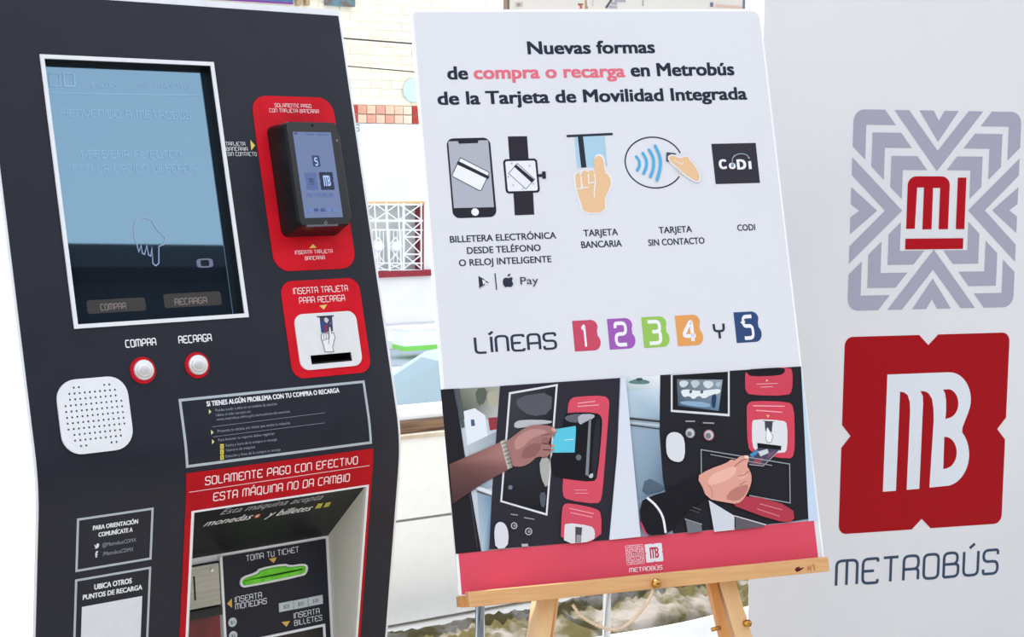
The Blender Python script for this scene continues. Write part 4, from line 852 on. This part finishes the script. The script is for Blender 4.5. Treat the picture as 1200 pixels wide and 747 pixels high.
a.poly([Z(*p) for p in ((856, 140), (866, 128), (884, 122), (886, 132), (914, 126), (890, 146), (868, 154))], (92, 22, 22)); a.line([Z(934, 148), Z(934, 118), Z(950, 145), Z(950, 116)], .0016, (176, 104, 60)); a.line([Z(960, 112), Z(968, 112), Z(972, 146)], .0014, (176, 104, 60))
a.build('burnt_mark', tray)
kc = P.loc(769, 684.5, wt + .01)
kb = bmesh.new(); bmesh.ops.create_uvsphere(kb, u_segments=16, v_segments=10, radius=.0085, matrix=Matrix.Translation(P.map(kc[0], kc[1], wt + .010)))
tube_bm(kb, [P.map(kc[0], kc[1], wt - .002), P.map(kc[0], kc[1], wt + .006)], .005)
kn = from_bm('brass_knob', kb, BRASS, easel, smooth=True)
# legs lie in a plane just behind the poster, straddling a common apex
def leg_to_floor(xt, yt, xb, yb, w0, w1, hw, m, name='leg', ext=0.0):
    A_ = P.loc(xt, yt, w1); B_ = P.loc(xb, yb, w1); A3 = P.map(A_[0], A_[1], (w0 + w1) / 2); B3 = P.map(B_[0], B_[1], (w0 + w1) / 2)
    d = (B3 - A3).normalized(); top = A3 + d * ((A3.z - (P.map(0, PH * .74, 0).z)) / -d.z * -1) * -1 if False else A3 - d * ((P.map(0, .62, 0).z - A3.z) / -d.z)
    bot = A3 + d * ((A3.z - .0) / -d.z); X = d.cross(P.n).normalized(); c = (top + bot) / 2
    return box(name, c, hw * 2, w1 - w0, (bot - top).length - .004, m, easel, X, P.n, d, bev=.001)
l1 = leg_to_floor(641, 709, 635.5, 747, -.062, -.010, .0135, WOODL, 'leg')
l2 = leg_to_floor(858, 700, 866 + 6, 747, -.060, -.010, .0145, WOODL, 'leg')
l3 = leg_to_floor(838, 693, 851, 747, -.030, -.012, .0075, WOODD, 'leg_slat')
pb = P.map(PW / 2, .60, -.07); tube('rear_leg', [pb, Vector((pb.x - .12, pb.y + .62, 0.01))], .016, WOODD, easel, n=8)
box('apex_block', P.map(PW * .36, .60, -.045), .16, .05, .05, WOODD, easel, P.u, P.n, P.v, bev=.003)
q = P.loc(872.5, 731, -.01); bm = bmesh.new(); tube_bm(bm, [P.map(q[0], q[1], -.02), P.map(q[0] + .004, q[1], .0)], .006, 10); from_bm('leg_bolt', bm, BRASS, easel, smooth=True)
q = P.loc(840, 738, -.01); bm = bmesh.new(); tube_bm(bm, [P.map(q[0] - .008, q[1], -.014), P.map(q[0] + .008, q[1] + .002, -.014)], .0035, 10); from_bm('wing_nut', bm, BRASS, easel, smooth=True)
# chain between the knob and the left leg
def beads():
    A_ = P.map(*P.loc(668, 706, .01), .01); pts = [(671, 709), (680, 721), (695, 731), (712, 737.5), (725, 737.5), (738, 730), (750, 718), (760, 704), (766, 691)]
    Q = [Vector(P.map(*P.loc(x, y, .01 + .022 * i / 8), .01 + .022 * i / 8)) for i, (x, y) in enumerate(pts)]
    R = []; 
    for i in range(len(Q) - 1):
        p0 = Q[max(i - 1, 0)]; p1 = Q[i]; p2 = Q[i + 1]; p3 = Q[min(i + 2, len(Q) - 1)]
        for k in range(14):
            t = k / 14; R.append(.5 * ((2 * p1) + (-p0 + p2) * t + (2 * p0 - 5 * p1 + 4 * p2 - p3) * t * t + (-p0 + 3 * p1 - 3 * p2 + p3) * t ** 3))
    R.append(Q[-1]); rad = [.0020 + .0012 * abs(sin(i * pi / 3)) for i in range(len(R))]
    return tube('chain', R, rad, mat('cream_beads', (232, 206, 176), .35, spec=.5, var=.12), easel, n=8)
beads()

# ================================================================== BANNER
uB, vB = axes(.28127, 0)
B = Plane((.704, 3.2091, 1.5 - .8132), uB, vB); LWd = .3992; B.ink = VINYL
ub0 = B.loc(878, 681)[0]; ub1 = LWd - ub0
banner = empty('rollup_banner', (B.map(LWd / 2, 0, 0).x, B.map(LWd / 2, 0, 0).y, 0), 'tall white roll-up banner with a grey chevron emblem above a red square one', 'banner')
zb = -B.O.z + .09; FAB = mat('banner_fabric', (228, 229, 234), .55, spec=.25, var=.035, scale=1.6, bump=.05, c2=(222, 225, 231))
sheet = slab('banner_sheet', B, [[(ub0, zb), (ub1, zb), (ub1, 1.42), (ub0, 1.42)]], -.0012, 0, FAB, banner)
a = Art(B, .0004)
r = B.rect((1001, 126.5), (1196.5, 133), (1187.5, 362), (992.5, 362.5)); h_ = (r[1] - r[0]) / 2 * 1.02; cv = (r[2] + r[3]) / 2; cu_ = (r[0] + r[1]) / 2
mi_logo(a, r, (168, 168, 188), (176, 14, 30)); a.build('chevron_emblem', sheet)
a = Art(B, .0004); r = B.rect((990, 393), (1183.5, 392), (1173, 613.5), (982.5, 627)); mb_logo(a, r, (164, 10, 24), (224, 230, 240), .07); a.build('red_emblem', sheet)
a = Art(B, .0004); a.text('METROBÚS', (978, 688.5), (1170, 670.5), 28.5, (62, 78, 104), st=.115); a.build('banner_lettering', sheet)
ALU = mat('aluminium', (178, 180, 184), .3, metal=.9, var=.1)
fbox('cassette', B, ub0 - .02, ub1 + .02, -B.O.z + .015, -B.O.z + .095, -.06, .03, ALU, banner, bev=.01)
for u in (ub0 + .1, ub1 - .1): fbox('foot', B, u - .02, u + .02, -B.O.z, -B.O.z + .014, -.16, .14, ALU, banner, bev=.003)
fbox('top_rail', B, ub0 - .004, ub1 + .004, 1.415, 1.445, -.008, .008, ALU, banner, bev=.003)
tube('support_pole', [B.map(LWd / 2, -B.O.z + .06, -.03), B.map(LWd / 2, 1.43, -.015)], .008, ALU, banner)
# ================================================================== PLATFORM, STREET
CONC = mat('sunlit_concrete', (234, 231, 225), .85, spec=.2, c2=(224, 220, 213), scale=3, detail=8, bump=.15)
fl = box('floor', (1, 0.55, -.05), 26, 16, .1, CONC); 
YS = .5724; uS = Vector((cos(YS), sin(YS), 0)); dS = Vector((-sin(YS), cos(YS), 0)); UZ = Vector((0, 0, 1))
bpy.data.objects.remove(fl)
mS = Vector((-.274, 4.737, 0))
SP = Plane(mS, uS, UZ)             # front face of the parapet; v = height, n points to the viewer
def spbox(name, u0, u1, v0, v1, w0, w1, m, parent=None, bev=0.0): return fbox(name, SP, u0, u1, v0, v1, w0, w1, m, parent, bev)
WALLW = mat('white_render', (240, 240, 238), .75, spec=.2, var=.02, scale=4)
# platform floor up to the parapet; unseen near part darkened to cut bounce light
DIMFLOOR = mat('darkened_near_floor', (150, 147, 141), .85, spec=.2, c2=(138, 135, 130), scale=3, detail=8, bump=.15)
fl = spbox('floor', -9, 12, -.14, 0, -.30, 0.95, CONC); fl2 = spbox('floor', -30, 32, -.14, 0, .953, 17.0, DIMFLOOR); tag(fl2, 'unseen floor nearer the viewer, darkened to cut bounce light', kind='structure'); tag(fl, 'pale sunlit concrete platform floor', kind='structure')
st = spbox('street', -30, 40, -1.05, -.9, -60, -.302, mat('pale_asphalt', (176, 188, 196), .8, spec=.25, c2=(160, 174, 184), scale=2, detail=6)); tag(st, 'pale blue-grey street below the platform', kind='structure')
pf = spbox('platform_edge', -9, 12, -.9, -.142, -.29, 0, CONC); tag(pf, kind='structure')
# weathered mossy strip before the parapet
MOSS = mat('mossy_stone', (84, 78, 50), .95, spec=.1, c2=(140, 134, 128), scale=9, detail=12, bump=1.0, lo=.42, hi=.60)
def rough_strip():
    bm = bmesh.new(); nu, nw = 420, 26; G = []
    r = random.Random(3)
    ns = [[r.uniform(-1, 1) for _ in range(nw + 1)] for _ in range(nu + 1)]; ns = [[(ns[max(i - 1, 0)][j] + ns[i][max(j - 1, 0)] + ns[i][j] * 1.2) * .45 for j in range(nw + 1)] for i in range(nu + 1)]
    for i in range(nu + 1):
        row = []
        for j in range(nw + 1):
            u = -2.2 + 5.4 * i / nu; t = j / nw; w = .075 + .33 * t + .02 * sin(u * 7 + t * 3) * (1 if 0 < j < nw else .7)
            h = .034 * sin(pi * t) ** .5 * (1 + .5 * ns[i][j]) if 0 < j < nw else 0.0
            h += .014 * max(0, sin(u * 9 + 2 * t)) * (0 < j < nw); row.append(bm.verts.new(SP.map(u, h + .001, w)))
        G.append(row)
    for i in range(nu):
        for j in range(nw): bm.faces.new((G[i][j], G[i + 1][j], G[i + 1][j + 1], G[i][j + 1]))
    o = from_bm('mossy_verge', bm, MOSS, smooth=True); return tag(o, 'rough mossy strip of crumbled stone at the foot of the parapet', 'rubble', kind='stuff')
rough_strip()
# parapet: white panels, recessed joint, steel rail
par = empty('parapet', SP.map(0, 0, 0), 'low white panelled parapet with a steel handrail, behind machine and poster', 'parapet')
PANELC = mat('white_panel', (232, 232, 228), .5, spec=.3, var=.02)
for k in range(7):
    u0 = -3.2 + 1.2 * k
    for (v0, v1) in ((.012, .336), (.344, .600)): spbox('panel', u0 + .003, u0 + 1.197, v0, v1, -.03, 0, PANELC, par, bev=.002)
spbox('parapet_core', -3.2, 5.2, 0, .598, -.10, -.031, WALLW, par)
BRN = mat('brown_reflecting_steel', (150, 122, 96), .3, metal=.5, c2=(108, 84, 70), scale=4, stretch=(1, 1, 40))  # brown reflections put into the steel's colour
spbox('capping', -3.2, 5.2, .600, .613, -.11, .010, mat('sandstone_cap', (206, 192, 172), .6, c2=(190, 172, 150), scale=8), par, bev=.003)
spbox('rail', -3.2, 5.2, .614, .652, -.10, -.015, BRN, par, bev=.006)
spbox('glazing_channel', -3.2, 5.2, .652, .690, -.09, -.03, WALLW, par, bev=.003)
# slim white post and map board over the parapet
mp = empty('map_board', SP.map(.83, .69, -.06), 'white route map board on slim posts, just showing above the white poster', 'sign')
u_a = SP.loc(571, 5)[0]; u_b = SP.loc(578.5, 5)[0]; ma = SP.loc(599, 5)[0]; mb_ = SP.loc(873, 5)[0]
spbox('post', u_a, u_b, .69, 2.7, -.06, -.03, WALLW, mp, bev=.003); spbox('post', mb_ + .30, mb_ + .33, .69, 2.7, -.06, -.03, WALLW, mp, bev=.003)
for v in (1.35, 2.45): spbox('bracket', u_a, mb_ + .33, v, v + .03, -.058, -.034, WALLW, mp)
bd = spbox('board', ma, mb_, 1.15, 2.62, -.034, -.012, mat('map_sheet', (226, 222, 216), .5, var=.02, scale=5), mp)
spbox('board_edge', ma - .008, ma, 1.15, 2.62, -.034, -.010, mat('brown_edge', (118, 100, 84), .5), mp); spbox('board_edge', mb_, mb_ + .010, 1.15, 2.62, -.034, -.010, mat('blue_edge', (104, 124, 146), .5), mp)
a = Art(SP, -.0117); Z = lambda x, y: (640 + x / 10, y / 10)
a.text('5', Z(372, 96), Z(425, 94), 4.5, (232, 120, 90), st=.3); a.line([Z(372, 50), Z(435, 52)], .006, (150, 120, 90)); a.line([Z(465, 0), Z(466, 88), Z(490, 86)], .008, (176, 150, 110)); a.poly([Z(398, 60), Z(412, 60), Z(412, 96), Z(400, 96)], (206, 70, 110))
a.line([Z(700, 94), Z(790, -40)], .008, (90, 92, 100)); a.line([Z(1135, -20), Z(1135, 70)], .006, (170, 172, 180)); a.line([Z(545, 0), Z(545, 70)], .004, (200, 196, 190))
for (y, x0, x1) in ((12, 800, 930), (42, 762, 830), (86, 735, 830), (-30, 820, 920)): a.line([Z(x0, y - 4), Z(x1, y)], .008, (170, 170, 186))
a.poly([(604, 3), (612, 3), (612, 8), (604, 8)], (206, 180, 160)); a.poly([(606, 4), (609, 4), (609, 7), (606, 7)], (120, 150, 180)); a.poly([(832, 3), (835.5, 3), (835.5, 8), (832, 8)], (110, 116, 140)); a.line([(838, 6.5), (870, 9)], .008, (224, 190, 176))
for k in range(14): a.line([(620 + k * 17, -6 - k % 3 * 9), (632 + k * 17, -9 - k % 4 * 7)], .01, random.choice([(200, 90, 100), (90, 130, 180), (120, 170, 110), (200, 160, 90)]))
a.build_each('map_mark', bd)
# chrome stand post and the clear tube behind the easel
def stand(x, y, yb, rad, m, label, name, h, foot):
    g = ground(x, 747); D = 3.45; d = ray(x, y); t = (D) / d.y; p = CAM + d * t
    o = empty(name, (p.x, p.y, 0), label, 'post'); tube('shaft', [(p.x, p.y, .012), (p.x, p.y, h)], rad, m, o, n=20)
    bm = bmesh.new(); tube_bm(bm, [(p.x, p.y, 0), (p.x, p.y, .014)], foot, 28); from_bm('base_plate', bm, CHROME, o)
    return o, p
stand(562.5, 725, 0, .0108, mat('dull_chrome', (132, 144, 160), .16, metal=1.0, var=.1), 'slim chrome post standing behind the left end of the easel tray', 'barrier_post', .92, .09)
CLR = mat('clear_acrylic', (236, 240, 242), .12, spec=.6, var=.01, trans=.86)
stand(711, 725, 0, .0095, CLR, 'clear acrylic tube standing behind the middle of the easel', 'acrylic_tube', .90, .05)

# ================================================================== BUILDING ACROSS THE STREET
YF = .55; uF = Vector((cos(YF), sin(YF), 0)); F0 = ground(480, 388.5, -.9)
FP = Plane(F0, uF, UZ)      # v = 0 at street level
def fp(x, y): return FP.loc(x, y)
def ffb(name, u0, u1, v0, v1, w0, w1, m, parent=None, bev=0.0): return fbox(name, FP, u0, u1, v0, v1, w0, w1, m, parent, bev)
REND = mat('white_painted_render', (236, 235, 236), .85, spec=.15, c2=(222, 226, 230), scale=1.2, detail=8, lo=.42, hi=.7)
bl = empty('building', F0, 'white rendered building with a brick upper wall across the street', 'building')
wu0, wv0 = fp(437, 321); wu1, wv1 = fp(495, 238); wv0 = (fp(443, 322)[1] + fp(496, 318.5)[1]) / 2 + .03; wv1 = (fp(430, 237)[1] + fp(495, 239)[1]) / 2; wu1 = (fp(496, 239)[0] + fp(496.5, 318)[0]) / 2; wu0 = wu1 - 1.30
vb1 = fp(450, 145)[1]; vb2 = fp(450, 123.5)[1]
slab('rendered_wall', FP, [[(-6, 0), (14, 0), (14, vb1), (-6, vb1)], [(wu0, wv0), (wu1, wv0), (wu1, wv1), (wu0, wv1)]], -.25, 0, REND, bl)
ffb('wall_plinth', -6, 14, 0, .12, 0, .06, mat('grey_plinth', (206, 208, 214), .8), bl)
# decorative terracotta band
BANDM = [mat('terracotta_' + n, c, .8, spec=.1, var=.1, scale=12) for n, c in (('red', (188, 74, 66)), ('rose', (226, 168, 146)), ('cream', (240, 222, 200)), ('peach', (238, 204, 178)))]
ffb('band_backing', -6, 14, vb1, vb2, -.25, -.02, mat('band_mortar', (236, 214, 192), .9), bl)
r_ = random.Random(5); me_cache = {}
def piece(name, fr, u0, u1, v0, v1, w0, w1, m, parent):    # one cheap brick, mesh data shared between alike ones
    k = (m.name, round(u1 - u0, 3), round(v1 - v0, 3))
    if k not in me_cache:
        bm = bmesh.new(); add_box(bm, (0, 0, 0), u1 - u0, v1 - v0, w1 - w0, fr.u, fr.v, fr.n); me = bpy.data.meshes.new(name); bm.to_mesh(me); bm.free(); me.materials.append(m); me_cache[k] = me
    o = bpy.data.objects.new(name, me_cache[k]); COL.objects.link(o); o.parent = parent; o.location = fr.map((u0 + u1) / 2, (v0 + v1) / 2, (w0 + w1) / 2) - rootloc(parent); return o
ul, ur_ = fp(404, 100)[0], fp(486, 100)[0]
bh = (vb2 - vb1) / 2
for j in range(2):
    for i in range(12):
        u = ul - .35 + i * .13; t = (u - ul) / (ur_ - ul)
        m = BANDM[0] if t < .14 or t > .93 else (BANDM[1 if (i + j) % 2 else 3] if t < .62 else BANDM[2 if t > .72 else 3])
        piece('band_tile', FP, u + .006, u + .124, vb1 + j * bh + .008, vb1 + (j + 1) * bh - .008, -.02, .012 + r_.uniform(0, .01), m, bl)
# brick upper wall: backing and single bricks in the visible stretch
BRK = [mat('cream_brick_' + n, c, .85, spec=.1, var=.08, scale=10, bump=.3) for n, c in (('light', (250, 240, 222)), ('pale', (249, 238, 218)), ('warm', (248, 235, 213)))]
ffb('brick_backing', -6, 14, vb2, 7.2, -.25, -.012, mat('brick_mortar', (250, 240, 222), .9), bl)
bw, bhh = .29, .105; rows = int((4.55 - vb2) / bhh)
for j in range(rows):
    u = ul - .5 - (bw / 2 if j % 2 else 0)
    while u < ur_ + .25:
        v = vb2 + j * bhh; piece('brick', FP, u + .006, u + bw - .006, v + .005, v + bhh - .005, -.013, r_.choice([-.006, -.004, .001]), r_.choice(BRK), bl); u += bw
# window with red surround and white ornamental grille
win = empty('window', (0, 0, 0), None, None); win.parent = bl
DRED = mat('dark_red_paint', (150, 28, 48), .5, var=.2, scale=20)
ffb('pane', wu0, wu1, wv0, wv1, -.16, -.14, mat('curtained_glass', (206, 216, 218), .25, spec=.5, c2=(226, 224, 220), scale=3, lo=.35, hi=.65), win)
ffb('sill', wu0 - .06, wu1 + .10, wv0 - .075, wv0 + .004, -.10, .06, DRED, win); ffb('jamb', wu1 - .055, wu1 + .005, wv0, wv1, -.13, .004, DRED, win); ffb('jamb', wu0, wu0 + .05, wv0, wv1, -.13, .004, DRED, win)
ffb('lintel', wu0, wu1 + .02, wv1 - .015, wv1 + .02, -.12, .01, mat('ochre_lintel', (226, 190, 140), .7), win)
GW = mat('white_grille_paint', (240, 243, 244), .5, var=.02)
bm = bmesh.new(); Z = lambda x, y: FP.loc(425 + x / 6.79, 225 + y / 6.79)
def gl(p, q, r=.011):
    a_, b_ = Z(*p), Z(*q); tube_bm(bm, [FP.map(a_[0], a_[1], .02), FP.map(b_[0], b_[1], .02)], r, 5)
for x in (-150, -60, 30, 88, 180, 275, 320, 460): gl((x, 88), (x + 30, 640) if x < 300 else (x, 630), .017 if x in (180, 320) else .011)
for (y, x0) in ((100, -200), (228, -200), (300, -200), (565, -200), (620, -200)): gl((x0, y), (470, y + 3), .016 if y == 228 else .010)
for (x0, x1, y0, y1) in ((92, 275, 95, 225), (280, 465, 95, 225), (-60, 88, 95, 225), (325, 460, 240, 355), (325, 460, 360, 495), (325, 460, 500, 610), (185, 315, 565, 620), (50, 180, 565, 620)):
    gl((x0, y0), (x1, y1), .009); gl((x0, y1), (x1, y0), .009)
for y in (358, 497): gl((322, y), (462, y), .011)
for cx in (115, 255):
    for dx in (-45, -15, 15, 45): gl((cx + dx, 300), (cx + dx, 565), .006)
    gl((cx - 50, 430), (cx, 360), .009); gl((cx, 360), (cx + 50, 430), .009); gl((cx + 50, 430), (cx, 500), .009); gl((cx, 500), (cx - 50, 430), .009); gl((cx - 55, 432), (cx + 55, 432), .008); gl((cx, 500), (cx - 60, 570), .008); gl((cx, 500), (cx + 60, 570), .008)
from_bm('grille', bm, GW, win)
for cx in (115, 255, -25): disc('rosette', FP, Z(cx, 432), .062, .012, .05, GW, win, n=14)
# painted lettering and marks on the rendered wall, round pale plaque, awning, roof edge, cables
a = Art(FP, .004); a.ink = None
a.text('S', (416.5, 154), (421.5, 153.5), 7.5, (120, 160, 170), st=.2); a.poly([(420, 191), (424.5, 194), (424, 196), (420.5, 194)], (70, 74, 90)); a.build('painted_letter', bl)
dq = fp(484, 106); disc('round_plaque', FP, dq, .155, .012, .04, mat('pale_blue_enamel', (206, 226, 236), .5), bl, n=28)
au0, au1 = fp(215, 0)[0], fp(341, 0)[0]; av = fp(330, 5.6)[1]
aw = ffb('awning', au0 - .6, au1, av + .03, av + .75, .02, .06, mat('blue_awning', (70, 112, 156), .6, var=.2, scale=4), bl); ffb('awning_trim', au0 - .6, au1, av + .010, av + .03, .02, .062, mat('purple_trim', (120, 44, 140), .6), aw)
for x in (347, 357): c_u = fp(x, 4)[0]; tp = fp(x, 7)[1]; ffb('hanger', c_u - .025, c_u + .025, tp, tp + .35, .02, .10, mat('brown_bracket', (176, 150, 118), .7), bl)
r0, r1 = fp(379, 8)[0], fp(413, 3)[0]
ffb('roof_gutter', r0, r1, fp(396, 7.5)[1], fp(396, 7.5)[1] + .12, .02, .08, mat('teal_gutter', (88, 130, 144), .5, c2=(110, 90, 80), scale=9), bl)
for nm, (xa, ya, xb, yb) in (('upper', (404, 42, 481, 47.5)), ('lower', (407, 74.5, 482, 80.5))):
    A_, B_ = FP.loc(xa, ya, .3), FP.loc(xb, yb, .3); k = (B_[1] - A_[1]) / (B_[0] - A_[0]); pts = []
    for i in range(25):
        u = -5 + 18 * i / 24; pts.append(FP.map(u, A_[1] + k * (u - A_[0]) - .05 * sin(pi * i / 24), .3))
    o = tube('cable', pts, .011 if nm == 'upper' else .008, mat('black_cable', (66, 62, 64), .6), None, n=6)
    tag(o, nm + ' of the two dark cables strung along the brick wall', 'cable', 'cables along the wall')
# sidewalk and white street box with a green base strip
sw = ffb('sidewalk', -12, 20, .002, .10, .06, 1.5, CONC); tag(sw, kind='structure')
g = ground(474, 412, -.8); q = (g - FP.O); gu, gw = q.dot(FP.u), q.dot(FP.n); g2 = ground(528, 411, -.8); bu1 = gu + .75
bxm = empty('street_box', FP.map((gu + bu1) / 2, .1, gw - .2), 'white street box with a bright green base strip, at the far kerb', 'street cabinet')
ffb('cabinet', gu, bu1, .15, .33, gw - .3, gw, WALLW, bxm, bev=.01); ffb('green_strip', gu - .005, bu1 + .005, .10, .152, gw - .3, gw + .004, mat('bright_green', (130, 214, 90), .5), bxm); ffb('cabinet_lid', gu - .01, bu1 + .01, .33, .35, gw - .31, gw + .01, REND, bxm)

# ================================================================== PALE CAR BELOW THE PLATFORM
rf_ = ground(508, 414, .46)
Cx = uS; Cy = dS        # the car points to the left along the street
org = rf_ - Vector((0, 0, rf_.z + .9)) + Cx * .25        # roof front edge sits at x=-.25 of the car's own length axis
org = org - Cy * .56
car = empty('car', org, 'pale blue car parked in the street behind the parapet', 'car')
CP_ = mat('pale_blue_car_paint', (120, 146, 158), .25, spec=.5, coat=.6, var=.03); CG = mat('car_glass', (84, 108, 120), .06, spec=.8, var=.1, scale=3); TY = mat('tyre_rubber', (40, 40, 42), .8)
def carp(x, y, z): return org + Cx * x + Cy * y + UZ * z
prof = [(-2.1, .35), (-2.12, .62), (-2.0, .78), (-1.0, .92), (-.25, 1.36), (.2, 1.42), (1.0, 1.38), (1.75, 1.0), (2.08, .92), (2.12, .5), (2.05, .3), (-2.0, .28)]
def carbody():
    bm = bmesh.new(); ys = [(-.82, 0), (-.78, 1), (.78, 1), (.82, 0)]; R = []
    for y, _ in ys:
        row = []
        for (x, z) in prof:
            sc = 1.0 if z < .95 else 1 - (z - .93) * .42; row.append(bm.verts.new(carp(x, y * sc, z)))
        R.append(row)
    n = len(prof)
    for a_, b_ in zip(R, R[1:]):
        for k in range(n): bm.faces.new((a_[k], a_[(k + 1) % n], b_[(k + 1) % n], b_[k]))
    bm.faces.new(R[0]); bm.faces.new(R[-1]); o = from_bm('body', bm, CP_, car); md = o.modifiers.new('b', 'BEVEL'); md.width = .03; md.segments = 2; return o
cb_ = carbody()
def pq(name, P_, m, parent): a_, b_, c_, d_ = [carp(*p) for p in P_]; return quad_slab(name, [a_, b_, c_, d_], .008, m, parent)
pq('windscreen', [(-.97, -.66, .955), (-.97, .66, .955), (-.32, .56, 1.345), (-.32, -.56, 1.345)], CG, car)
for s in (-1, 1):
    pq('side_window', [(-.80, s * .80, .97), (.12, s * .80, .97), (.12, s * .665, 1.34), (-.20, s * .672, 1.33)], CG, car)
    pq('side_window', [(.18, s * .80, .97), (1.45, s * .80, .97), (.95, s * .672, 1.33), (.18, s * .665, 1.34)], CG, car)
    bm = bmesh.new(); add_box(bm, carp(-.72, s * .90, 1.0), .12, .16, .11, Cx, Cy, UZ, bev=.03); from_bm('wing_mirror', bm, CP_, car)
    for x in (-1.3, 1.28):
        bm = bmesh.new(); tube_bm(bm, [carp(x, s * .66, .31), carp(x, s * .84, .31)], .31, 24); w = from_bm('wheel', bm, TY, car); bm = bmesh.new(); tube_bm(bm, [carp(x, s * .80, .31), carp(x, s * .85, .31)], .19, 20); from_bm('hubcap', bm, ALU, w)

# ================================================================== STATION BUILDING TO THE RIGHT (seen mirrored in the machine's screen)
DB = mat('dark_cladding', (30, 34, 42), .7, spec=.2, var=.1, scale=2)
sb = empty('station_building', (13.6, -5.3, 0), 'dark clad station building to the right, mirrored in the large touch screen', 'building')
sc_ = Vector((13.6, -5.3, 0)); box('facade', sc_ - dS * 1.5 + UZ * 4.14, 34, 3, 8.28, DB, sb, uS, dS, UZ); box('roof_fascia', sc_ + dS * .15 + UZ * 8.35, 34.2, .5, .34, DB, sb, uS, dS, UZ, bev=.02)
sf = box('side_ground', sc_ + dS * 1.15 - UZ * .075, 60, 6, .1, CONC, None, uS, dS, UZ); tag(sf, kind='structure', label='paved ground beside the platform')
